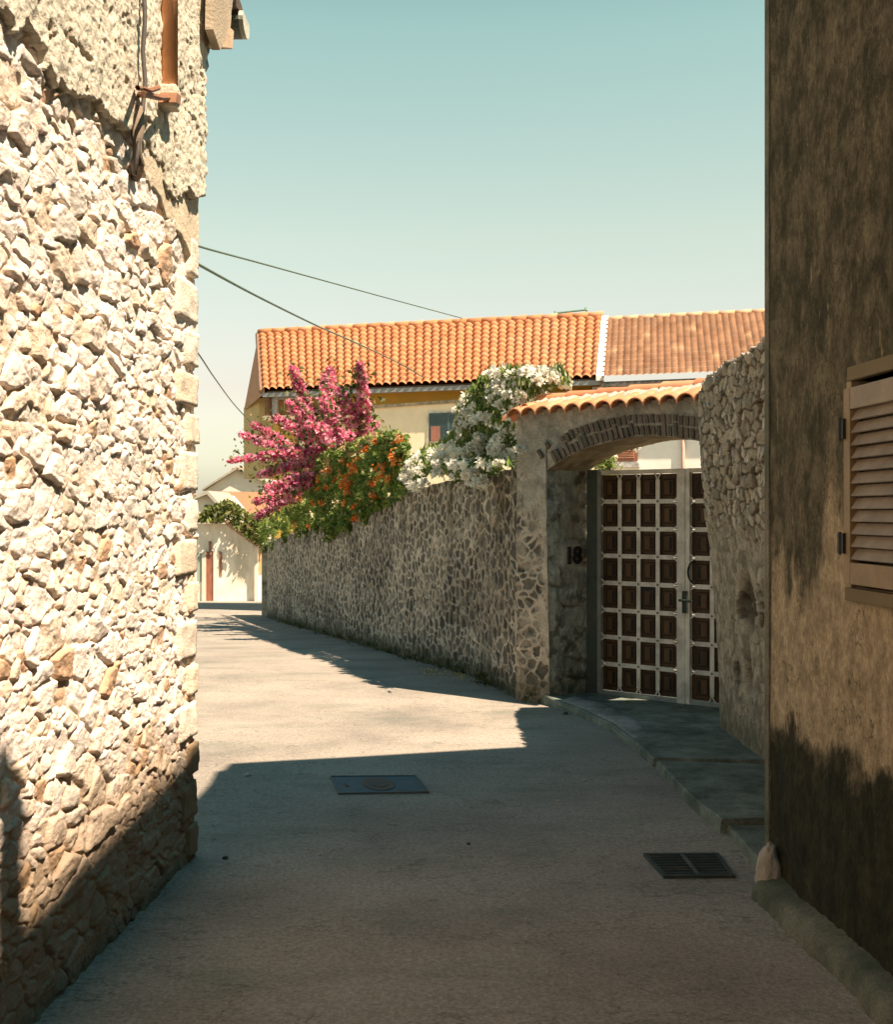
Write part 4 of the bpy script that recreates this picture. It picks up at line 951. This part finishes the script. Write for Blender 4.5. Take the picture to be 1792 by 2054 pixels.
mb = MB(); mb.box((xa-.1, -.349, za-.14), (xb+.05, -.25, za-.03), (.62, .58, .56), fr=wp2); mb.build('sill', M_conc, wh)
xp, _ = on_line(1372, O2[:2], (hd.x, hd.y)); mb = MB(); mb.tube([wp2(xp, -.29, g(27)), wp2(xp, -.29, e2L[2]-.1)], .04, (.45, .30, .24), 8); mb.build('drainpipe', M_paint, wh, True)
# thin antenna beyond the ridge
a = P(1114, 628, 33); b = P(1178, 621, 32.6)
mb = MB(); mb.tube([a, b], .028, (.16, .30, .25), 6); mb.tube([a, (a[0], a[1], a[2]-1.2)], .02, (.16, .28, .24), 6)
for t in (0.02, .98): q_ = Vector(a).lerp(Vector(b), t); mb.tube([q_+Vector((0, -.1, -.06)), q_+Vector((0, .1, .06))], .035, (.16, .30, .25), 6)
o = mb.build('antenna', M_paint); tag(o, 'thin greenish antenna rod standing above the orange roof ridge', 'antenna')

# ------------------------------------------------------------------ overhead cables
def cable(pix, r, label):
    pts = [Vector(P(x, y, Yd)) for x, y, Yd in pix]; n = len(pts); o_ = []
    for i in range(n-1):
        p0, p1, p2, p3 = pts[max(i-1, 0)], pts[i], pts[i+1], pts[min(i+2, n-1)]
        for k in range(8):
            t = k/8; o_.append(.5*((2*p1)+(p2-p0)*t+(2*p0-5*p1+4*p2-p3)*t*t+(3*p1-p0-3*p2+p3)*t**3))
    o_.append(pts[-1]); mb = MB(); mb.tube(o_, r, (.09, .15, .12), 6); tag(mb.build('overhead_cable', M_paint), label, 'cable', 'overhead cables across the lane')
cable([(330, 468, 10), (403, 495, 12), (520, 527, 16), (640, 560, 20), (760, 593, 24), (860, 620, 28), (942, 642, 32)], .012, 'upper of the two long overhead cables, ending at the roof ridge')
cable([(330, 490, 9), (405, 534, 11), (520, 596, 15), (640, 655, 19.5), (720, 690, 23), (800, 728, 26), (850, 757, 27.5)], .014, 'lower long overhead cable passing in front of the orange roof')
cable([(360, 660, 14), (400, 712, 17), (430, 757, 21), (470, 811, 26), (512, 856, 29)], .012, 'short steep cable dropping to the left end of the yellow house')

# ------------------------------------------------------------------ plants
def leaves(name, pts, dirs, size, asp, cols, mt, parent, fold=.25, up=.4, seed=0):
    rs = np.random.RandomState(seed); n = len(pts); pts = np.array(pts); size = np.asarray(size)*np.ones(n)
    d = np.array(dirs, float)+rs.normal(0, .55, (n, 3)) if dirs is not None else rs.normal(0, 1, (n, 3))
    d /= np.linalg.norm(d, axis=1)[:, None]
    nn_ = rs.normal(0, 1, (n, 3)); nn_[:, 2] += up*2; nn_[:, 1] -= up
    s = np.cross(d, nn_); s /= np.linalg.norm(s, axis=1)[:, None]; nn_ = np.cross(s, d)
    L_ = size[:, None]; w = L_*asp
    base = pts-d*L_*.5
    v = np.stack([base, base+d*L_*.45+s*w*.5+nn_*L_*fold*.3, base+d*L_-nn_*L_*.12, base+d*L_*.45-s*w*.5+nn_*L_*fold*.3], 1).reshape(-1, 3)
    me = bpy.data.meshes.new(name); me.vertices.add(4*n); me.vertices.foreach_set('co', v.ravel().astype(np.float32))
    idx = np.arange(4*n).reshape(n, 4); tri = np.concatenate([idx[:, [0, 1, 2]], idx[:, [0, 2, 3]]], 0)
    me.loops.add(tri.size); me.loops.foreach_set('vertex_index', tri.ravel().astype(np.int32)); me.polygons.add(len(tri)); me.polygons.foreach_set('loop_start', np.arange(0, tri.size, 3, dtype=np.int32))
    me.update(calc_edges=True); me.validate()
    a = me.color_attributes.new('Col', 'FLOAT_COLOR', 'POINT'); cc = np.ones((n, 4, 4), np.float32); cc[..., :3] = np.array(cols)[:, None, :]
    a.data.foreach_set('color', cc.ravel()); return link(name, me, mt, parent)
def WX(x, y, off=0.):                    # photo pixel on the garden wall face, off metres nearer (+) or beyond (-)
    t = (x-CX)/F; Ys = np.linspace(8, 34, 400); Xs = np.interp(Ys, [10.42, 12.06, 14, 26.8, 34], [.66, .24, -.34, -4.02, -6.1]); k = np.argmin(np.abs(Xs-t*Ys)); Yd = Ys[k]-off
    return np.array((t*Yd, Yd, H+(HY-y)/F*Yd))
def pick(rs, pal, n): pal = np.array(pal); return pal[rs.randint(0, len(pal), n)]*rs.uniform(.75, 1.2, (n, 1))
rs = np.random.RandomState(5)
# --- bougainvillea
bc = WX(690, 1000, -.6)
bg_ = empty('bougainvillea', (bc[0], bc[1], g(bc[1])), 'bougainvillea with long magenta pink sprays arching over the garden wall', 'bush')
sprays = [((640, 905), (585, 736), 17), ((662, 900), (662, 742), 19), ((655, 890), (648, 752), 8), ((728, 880), (722, 732), 16), ((738, 880), (678, 785), 15), ((640, 880), (578, 806), 13), ((640, 890), (551, 838), 16),
          ((585, 900), (508, 851), 13), ((570, 905), (480, 869), 12), ((650, 905), (520, 915), 15), ((560, 915), (457, 925), 9), ((650, 925), (520, 952), 14), ((645, 955), (535, 980), 16), ((640, 960), (514, 1006), 15),
          ((610, 985), (514, 1038), 13), ((700, 880), (755, 850), 13), ((700, 885), (690, 790), 11), ((650, 890), (600, 800), 12), ((690, 885), (760, 870), 10), ((600, 960), (540, 1010), 18), ((640, 930), (560, 900), 18), ((665, 880), (618, 850), 17), ((690, 890), (640, 800), 13)]
mag = [(.86, .32, .45), (.93, .47, .57), (.78, .18, .33), (.95, .58, .63), (.58, .08, .22), (.90, .38, .50)]
pts = []; cols = []; dirs = []; stems = MB()
for (x0, y0), (x1, y1), wd in sprays:
    off0 = rs.uniform(-.9, -.2); off1 = rs.uniform(-.5, .7); L_ = math.hypot(x1-x0, y1-y0); nn_ = int(L_*wd*.62)
    a = WX(max(x0, 560), y0, off0); Yb_ = a[1]+rs.uniform(-.9, .9)
    if x0 < 560: a = np.array(P(x0, y0, a[1]))
    b = np.array(P(x1, y1, Yb_)); m = np.array(P((x0+x1)/2+rs.uniform(-8, 8), (y0+y1)/2-rs.uniform(0, 10), (a[1]+Yb_)/2))
    R_ = wd/F*a[1]
    cv = lambda t: (1-t)**2*a+2*t*(1-t)*m+t*t*b
    stems.tube([cv(t) for t in np.linspace(0, .95, 8)], [.018*(1-t)+.006 for t in np.linspace(0, .95, 8)], (.14, .11, .06), 5)
    t = rs.rand(nn_)**.9; clump = .55+.6*np.abs(np.sin(t*L_/9+rs.rand()*6))
    r = R_*clump*(1-.55*t**2)*np.sqrt(rs.rand(nn_)); v = rs.normal(0, 1, (nn_, 3)); v /= np.linalg.norm(v, axis=1)[:, None]
    pp = np.array([cv(k) for k in t])+v*r[:, None]; pts.append(pp); dirs.append(v+np.array((b-a)/np.linalg.norm(b-a))*.5)
    cols.append(pick(rs, mag, nn_))
pts = np.concatenate(pts); dirs = np.concatenate(dirs); cols = np.concatenate(cols); nB = len(pts)
leaves('flower_sprays', pts, dirs, rs.uniform(.055, .105, nB), .8, cols, M_petal, bg_, .5, .3, 6)
stems.tube([(bc[0], bc[1]+.2, g(bc[1])-.1), (bc[0]+.1, bc[1]+.1, 1.2), tuple(WX(665, 900, -.7))], [.06, .05, .03], (.16, .12, .08), 8); stems.build('branches', M_bark, bg_, True)
nl_ = 2400; sel = rs.randint(0, nB, nl_); q_ = pts[sel]+rs.normal(0, .10, (nl_, 3))
gx = rs.uniform(535, 700, 900); gy = rs.uniform(890, 1010, 900); q2 = np.array([WX(max(x, 560), y, rs.uniform(-.8, .1)) for x, y in zip(gx, gy)])
q_ = np.concatenate([q_, q2])
leaves('foliage', q_, None, rs.uniform(.06, .11, len(q_)), .6, pick(rs, [(.10, .13, .03), (.16, .16, .05), (.06, .09, .02), (.22, .14, .07)], len(q_)), M_leaf, bg_, seed=7)
# --- orange trumpet vine
vc = WX(720, 1040, -.5)
tv = empty('trumpet_vine', (vc[0], vc[1], g(vc[1])), 'green climbing vine with orange trumpet flowers hanging over the top of the wall', 'climbing plant')
def inpoly(x, y, poly):
    r = np.zeros(len(x), bool); j = len(poly)-1
    for i in range(len(poly)):
        xi, yi = poly[i]; xj, yj = poly[j]
        c_ = ((yi > y) != (yj > y)) & (x < (xj-xi)*(y-yi)/(yj-yi+1e-9)+xi); r ^= c_; j = i
    return r
def scatter(poly, n, rs):
    P_ = np.array(poly); lo, hi = P_.min(0), P_.max(0); o_ = []
    while len(o_) < n:
        q_ = rs.uniform(lo, hi, (n*2, 2)); o_ += list(q_[inpoly(q_[:, 0], q_[:, 1], poly)])
    return np.array(o_[:n])
poly = [(612, 1000), (625, 950), (650, 915), (700, 893), (745, 880), (790, 868), (812, 880), (818, 930), (812, 975), (790, 1000), (760, 1015), (740, 1030), (700, 1035), (680, 1065), (665, 1080), (655, 1055), (640, 1045), (622, 1050), (608, 1045), (590, 1055), (560, 1060), (530, 1075), (522, 1050), (560, 1030)]
sc_ = scatter(poly, 15000, rs)
sc_ = sc_+rs.normal(0, 5.5, sc_.shape)*np.array((1, .8)); clp = fbm(sc_[:, 0]/16, sc_[:, 1]/16, 300, 3)
keep = clp+rs.normal(0, .08, len(sc_)) > .36; sc_ = sc_[keep]; clp = clp[keep]
off = (clp-.45)*1.8+rs.normal(0, .12, len(sc_)); off = np.clip(off, -.35, .6)+.12
q_ = np.array([WX(x, y, o_) for (x, y), o_ in zip(sc_, off)])
gp_ = [(.14, .22, .04), (.21, .28, .06), (.09, .15, .03), (.28, .31, .08), (.17, .23, .06)]
leaves('foliage', q_, None, rs.uniform(.06, .12, len(q_)), .55, pick(rs, gp_, len(q_)), M_leaf, tv, seed=8)
# hanging strands below
hang = MB(); hq = []
for x0, y0, y1 in ((665, 1030, 1085), (640, 1030, 1062), (700, 1030, 1060), (545, 1040, 1100), (600, 1040, 1075), (575, 1045, 1085), (740, 1010, 1045), (620, 1035, 1072), (532, 1050, 1105), (680, 1030, 1066)):
    a = WX(x0, y0, .15); b = WX(x0+rs.uniform(-5, 5), y1, .08); st1 = MB(); st1.tube([a, (a+b)/2, b], .006, (.10, .08, .04), 4); st1.build('stem', M_bark, tv)
    for k in range(170): t = rs.rand()**.7; hq.append(a+(b-a)*t+rs.normal(0, .07*(1-.6*t), 3)*np.array((1.3, 1, 1)))
for x0, y0, x1, y1 in ((650, 1020, 620, 930), (700, 1020, 720, 900), (760, 1000, 790, 890)): st1 = MB(); st1.tube([WX(x0, y0, -.1), WX((x0+x1)/2, (y0+y1)/2, .1), WX(x1, y1, .1)], .012, (.12, .09, .05), 5); st1.build('stem', M_bark, tv)
leaves('hanging_leaves', np.array(hq), None, rs.uniform(.05, .10, len(hq)), .5, pick(rs, gp_[:3], len(hq)), M_leaf, tv, seed=9)
of = [(803, 888), (799, 917), (712, 936), (770, 944), (699, 962), (699, 977), (747, 967), (751, 992), (655, 977), (630, 1008), (647, 1008), (692, 1006), (728, 1006), (712, 1017), (593, 1044), (620, 1054), (714, 1040), (684, 948), (639, 983), (612, 948), (690, 925), (735, 905), (660, 945), (760, 885), (600, 1000), (672, 960), (722, 925), (785, 960), (640, 960), (665, 918)]
q_ = []; dd = []
for k, (x, y) in enumerate(of):
    c_ = WX(x, y, .42+rs.uniform(-.1, .15)); big = rs.uniform(.05, .085) if k > 5 else rs.uniform(.10, .15); m_ = int(16 if big < .1 else 50)
    v = rs.normal(0, 1, (m_, 3)); v /= np.linalg.norm(v, axis=1)[:, None]; leaves('flower_cluster', c_+v*big*np.sqrt(rs.rand(m_, 1)), v+np.array((0, -.5, -.2)), rs.uniform(.05, .085, m_), .7, pick(rs, [(.80, .25, .04), (.85, .34, .08), (.72, .16, .03), (.85, .45, .18)], m_), M_petal, tv, .5, seed=100+k)
# pale orange-pink new growth on the top of the vine
poly2 = [(640, 950), (655, 915), (700, 885), (750, 868), (800, 868), (800, 890), (740, 900), (690, 920), (660, 955)]
sc_ = scatter(poly2, 900, rs); q_ = np.array([WX(x, y, rs.uniform(0, .5)) for x, y in sc_])
leaves('new_shoots', q_, None, rs.uniform(.05, .08, len(q_)), .4, pick(rs, [(.55, .38, .16), (.6, .35, .2), (.45, .36, .14), (.62, .42, .28)], len(q_)), M_leaf, tv, seed=11)
# --- white oleander
oc = WX(930, 950, -.7)
ol = empty('white_oleander', (oc[0], oc[1], 0), 'tall oleander with clusters of white flowers leaning over the wall beside the gateway', 'bush')
poly = [(808, 975), (815, 930), (850, 900), (890, 885), (915, 860), (915, 820), (935, 790), (960, 760), (985, 742), (1040, 738), (1080, 745), (1125, 735), (1145, 765), (1100, 775), (1070, 790), (1030, 810), (1030, 850), (1048, 880), (1048, 925), (1010, 930), (985, 950), (960, 978), (930, 975), (900, 945), (870, 955), (840, 978)]
def OX(x, y, off): p = WX(min(max(x, 800), 1040), y, off); return np.array(P(x, y, p[1]))
sc_ = scatter(poly, 5200, rs); cl_ = fbm(sc_[:, 0]/14+7, sc_[:, 1]/14, 310, 3)
sc_ = sc_[cl_ > .40]; offs = rs.uniform(-.9, .0, len(sc_)); offs[sc_[:, 1] > 925] += .85
q_ = np.array([OX(x, y, o_) for (x, y), o_ in zip(sc_, offs)]); dr = rs.normal(0, .35, (len(q_), 3)); dr[:, 2] += 1.2; dr[sc_[:, 1] > 900, 2] -= 1.0
leaves('foliage', q_, dr, rs.uniform(.10, .17, len(q_)), .20, pick(rs, [(.14, .23, .05), (.22, .28, .07), (.10, .16, .04), (.30, .32, .11)], len(q_)), M_leaf, ol, .3, .1, 12)
ctr = scatter(poly, 420, rs); got = []
for p in ctr:
    if all((p[0]-a_[0])**2+(p[1]-a_[1])**2 > 9.6**2 for a_ in got): got.append(p)
ext = [(985, 745), (1010, 742), (1118, 742), (1112, 758), (1128, 757), (1135, 772), (945, 790), (930, 808), (960, 965), (948, 955), (935, 935), (818, 962), (832, 945), (826, 972), (865, 920), (1090, 745), (1060, 742), (1040, 748), (940, 825), (953, 838), (930, 845), (1000, 855), (1020, 900)]
q_ = []; dd = []
for x, y in list(got)+ext:
    if rs.rand() < .22 and (x, y) not in ext: continue
    o_ = rs.uniform(-.35, .1)+(.75 if y > 925 else 0)+(.15 if y > 880 else 0); c_ = OX(x, y, o_); rr2 = rs.uniform(.05, .088); m_ = 42
    v = rs.normal(0, 1, (m_, 3)); v /= np.linalg.norm(v, axis=1)[:, None]; q_.append(c_+v*rr2*np.array((1, 1, .8))*rs.rand(m_, 1)**.4); dd.append(v)
q_ = np.concatenate(q_); leaves('white_flowers', q_, np.concatenate(dd), rs.uniform(.035, .055, len(q_)), .85, pick(rs, [(.90, .88, .80), (.92, .89, .78), (.86, .84, .72)], len(q_)), M_petal, ol, .4, seed=13)
st_ = MB()
for k in range(12):
    x1, y1 = [(985, 760), (1020, 760), (1060, 765), (1110, 765), (950, 800), (960, 850), (1000, 820), (1020, 880), (940, 920), (880, 920), (840, 940), (1090, 770)][k]
    b = OX(x1, y1, -.4); a = np.array((oc[0]+rs.uniform(-.2, .2), oc[1]+rs.uniform(-.2, .2), 0)); st_.tube([a, a*.5+b*.5+np.array((0, .1, .3)), b], [.03, .02, .008], (.22, .19, .12), 6)
st_.build('stems', M_bark, ol, True)
# a second oleander sprig inside the yard, seen through the arch
yc = np.array(P(1212, 925, 14)); oy = empty('yard_oleander', (yc[0], yc[1], g(14)), 'small white flowering shrub in the yard, seen behind the gate top left', 'bush')
q_ = yc+rs.normal(0, 1, (260, 3))*np.array((.07, .10, .12)); leaves('foliage', q_, None, rs.uniform(.07, .12, 260), .3, pick(rs, gp_, 260), M_leaf, oy, seed=14)
q_ = []
for x, y in ((1208, 915), (1222, 905), (1225, 925), (1242, 892), (1275, 893), (1210, 935), (1232, 915)):
    c_ = np.array(P(x, y, 14)); q_.append(c_+rs.normal(0, .026, (26, 3)))
q_ = np.concatenate(q_); leaves('white_flowers', q_, None, rs.uniform(.04, .06, len(q_)), .85, pick(rs, [(.8, .76, .66)], len(q_)), M_petal, oy, seed=15)
mb = MB(); a = Vector((yc[0], yc[1], g(14)))
for x, y in ((1208, 930), (1225, 920), (1245, 895), (1275, 895)): mb.tube([a, Vector(P(1214, 960, 14)), Vector(P(x, y, 14))], [.02, .012, .006], (.2, .17, .1), 5)
mb.build('stems', M_bark, oy)
# small weeds along the foot of walls
wq = []; wd_ = []
for k in range(46):
    Yk = rs.uniform(10.8, 24); Xk = np.interp(Yk, [10.42, 12.06, 14, 26.8], [.66, .24, -.34, -4.02])-rs.uniform(.02, .12); m_ = rs.randint(6, 26); z_ = g(Yk)
    b = np.array((Xk, Yk, z_+.03)); v = rs.normal(0, 1, (m_, 3)); v[:, 2] = np.abs(v[:, 2])*.8; wq.append(b+v*.05); wd_.append(v+np.array((0, 0, .7)))
for cxy in ((.72, 10.35, .03),):
    v = rs.normal(0, 1, (70, 3)); v[:, 2] = np.abs(v[:, 2]); wq.append(np.array(cxy)+v*.035); wd_.append(v+np.array((0, 0, .8)))
wq = np.concatenate(wq); o = leaves('weeds', wq, np.concatenate(wd_), rs.uniform(.03, .07, len(wq)), .35, pick(rs, [(.09, .11, .03), (.14, .14, .05), (.06, .08, .02)], len(wq)), M_leaf, None, seed=16); tag(o, 'thin strip of small green weeds along the foot of the garden wall', 'weeds', kind='stuff')
# fallen petals on the road by the wall
wq = []
for k in range(260):
    t = rs.rand(); x = 850+t*230+rs.normal(0, 12); y = 1338+t*46+rs.normal(0, 5); q_ = GZ(x, y, .012); wq.append(q_ if q_[1] < 12 else (q_[0], q_[1], g(q_[1])+.012))
o = leaves('fallen_petals', np.array(wq), None, rs.uniform(.02, .035, len(wq)), .8, pick(rs, [(.6, .55, .35), (.5, .4, .15)], len(wq)), M_petal, None, seed=17); tag(o, 'scatter of pale fallen petals on the road beside the garden wall', 'petals', kind='stuff')

# ------------------------------------------------------------------ far end of the lane
FY = 40.
fw_ = empty('far_garden_wall', P(410, 1203, FY), 'sunlit whitewashed wall with a brown door closing the view at the lane bend', 'wall')
def fp(x, y, w=0.): return tuple(np.array(P(x, y, FY))+np.array((0, -w, 0)))
mb = MB(); pts = [(-250, 1225), (-250, 1052), (400, 1050), (452, 1050), (470, 1064), (500, 1086), (520, 1098), (540, 1100), (540, 1215)]
mb.prism(pts, lambda p, q, w: fp(p, q, w), 0, -.5, (.88, .80, .68)); mb.build('wall', M_oldw, fw_)
mb = MB(); 
cop = [(-250, 1050), (60, 1050), (330, 1050), (400, 1048), (452, 1048), (470, 1062), (500, 1084), (520, 1096), (542, 1098)]
for a, b in zip(cop[:-1], cop[1:]):
    mb.prism([(a[0], a[1]-5), (b[0], b[1]-5), (b[0], b[1]), (a[0], a[1])], lambda p, q, w: fp(p, q, w), .12, -.6, (.52, .34, .22))
mb.build('coping', M_tile, fw_)
mb = MB(); mb.prism([(414, 1206), (414, 1107), (429, 1104), (429, 1206)], lambda p, q, w: fp(p, q, w), .04, -.02, (.28, .11, .07)); dr_ = mb.build('door', M_wood, fw_)
mb = MB(); mb.prism([(429, 1206), (429, 1100), (436, 1104), (436, 1204)], lambda p, q, w: fp(p, q, w), .08, -.01, (.74, .66, .56)); mb.prism([(406, 1206), (406, 1108), (414, 1104), (414, 1206)], lambda p, q, w: fp(p, q, w), .08, -.01, (.66, .58, .48)); mb.build('door_frame', M_wall, dr_)
mb = MB(); mb.prism([(440, 1155), (440, 1104), (446, 1108), (446, 1155)], lambda p, q, w: fp(p, q, w), .03, -.01, (.32, .17, .12)); mb.build('slit_window', M_wood, fw_)
mb = MB(); mb.prism([(396, 1170), (396, 1108), (406, 1108), (405, 1166)], lambda p, q, w: fp(p, q, w), .012, -.01, (.33, .37, .30)); mb.build('green_patch', M_wall, fw_)
mb = MB(); mb.tube([fp(423, 1112, .06), fp(422, 1085, .06)], .05, (.25, .14, .10), 6); mb.build('iron_hook', M_paint, fw_)
mb = MB(); mb.prism([(513, 1206), (513, 1098), (519, 1096), (519, 1206)], lambda p, q, w: fp(p, q, w), .25, -.01, (.76, .68, .56)); mb.prism([(519, 1150), (519, 1105), (527, 1105), (527, 1150)], lambda p, q, w: fp(p, q, w), .02, -.01, (.58, .38, .2)); mb.build('buttress', M_wall, fw_)
# green shrub above that wall
sc2 = scatter([(398, 1035), (415, 1018), (440, 1008), (460, 1003), (480, 1015), (500, 1030), (530, 1040), (540, 1100), (520, 1092), (500, 1080), (478, 1062), (455, 1048), (420, 1046), (398, 1046)], 3600, rs)
cl_ = fbm(sc2[:, 0]/9, sc2[:, 1]/9, 320, 3); sc2 = sc2[cl_+rs.normal(0, .06, len(cl_)) > .40]
gs_ = empty('far_shrub', P(480, 1070, FY+1.2), 'loose green shrub growing over the coping of the far whitewashed wall', 'shrub')
q_ = np.array([P(x, y, FY-.6+rs.uniform(0, 2.0)) for x, y in sc2]); leaves('foliage', q_, None, rs.uniform(.14, .26, len(q_)), .4, pick(rs, [(.13, .17, .04), (.20, .22, .06), (.08, .11, .03), (.26, .25, .08)], len(q_)), M_leaf, gs_, seed=18)
mb = MB()
for x in (430, 455, 475, 500, 520): mb.tube([Vector(P(x, 1150, FY+1.2)), Vector(P(x+4, 1040+(x-430)*.4, FY+.8))], [.07, .03], (.15, .12, .07), 6)
mb.build('stems', M_bark, gs_)
# far white houses
def fh(name, label, Yd, gable, wallc, roofpts):
    o_ = empty(name, P(gable[0][0], 1120, Yd), label, 'house', 'white gabled houses far beyond the lane')
    mb = MB(); mb.prism(gable, lambda p, q, w: (P(p, q, Yd)[0], Yd+w, P(p, q, Yd)[2]), 0, 8, wallc); mb.build('wall', M_wall, o_)
    for rp_ in roofpts:
        mb = MB(); mb.prism(rp_[0], lambda p, q, w: (P(p, q, Yd)[0], Yd+w, P(p, q, Yd)[2]), rp_[1], rp_[2], rp_[3]); mb.build(rp_[4], M_tile, o_)
    return o_
h1 = fh('gabled_house', 'larger far white gabled house with a red chimney and terracotta roof', 85, [(412, 1120), (412, 983), (470, 945), (478, 941), (545, 975), (545, 1120)], (.66, .60, .52),
   [([(408, 984), (408, 980), (478, 936), (548, 971), (548, 975), (478, 941)], -.5, 9, (.33, .30, .24), 'roof'), ([(462, 950), (462, 938), (468, 938), (468, 947)], .5, 1.2, (.42, .16, .10), 'chimney'),
    ([(470, 938), (478, 934), (520, 953), (516, 958)], .2, 9, (.66, .36, .2), 'roof_tiles')])
h2 = fh('tiled_annexe', 'far low building showing only a sunny orange tiled roof slope', 74, [(436, 1120), (436, 1032), (545, 1032), (545, 1120)], (.62, .55, .46), [])
mb = MB(); mb.add([P(432, 985, 80), P(545, 987, 80), P(550, 1032, 73), P(470, 1032, 73)], [(0, 1, 2, 3)], (.36, .165, .085)); mb.add([P(432, 985, 80.2), P(545, 987, 80.2), P(550, 1036, 73.2), P(470, 1036, 73.2)], [(3, 2, 1, 0)], (.5, .3, .2)); mb.build('roof', M_tile, h2)
h3 = fh('gabled_house', 'small far white gabled house with one dark green square window', 66, [(380, 1120), (380, 1005), (402, 993), (418, 990), (446, 1022), (446, 1120)], (.66, .61, .54),
   [([(376, 1008), (376, 1002), (416, 984), (420, 984), (450, 1018), (450, 1026), (418, 991)], -.4, 6, (.36, .34, .28), 'roof')])
mb = MB(); mb.prism([(411, 1028), (411, 1012), (423, 1012), (423, 1028)], lambda p, q, w: (P(p, q, 66)[0], 66+w, P(p, q, 66)[2]), -.06, .02, (.06, .11, .06)); mb.build('window', M_paint, h3)
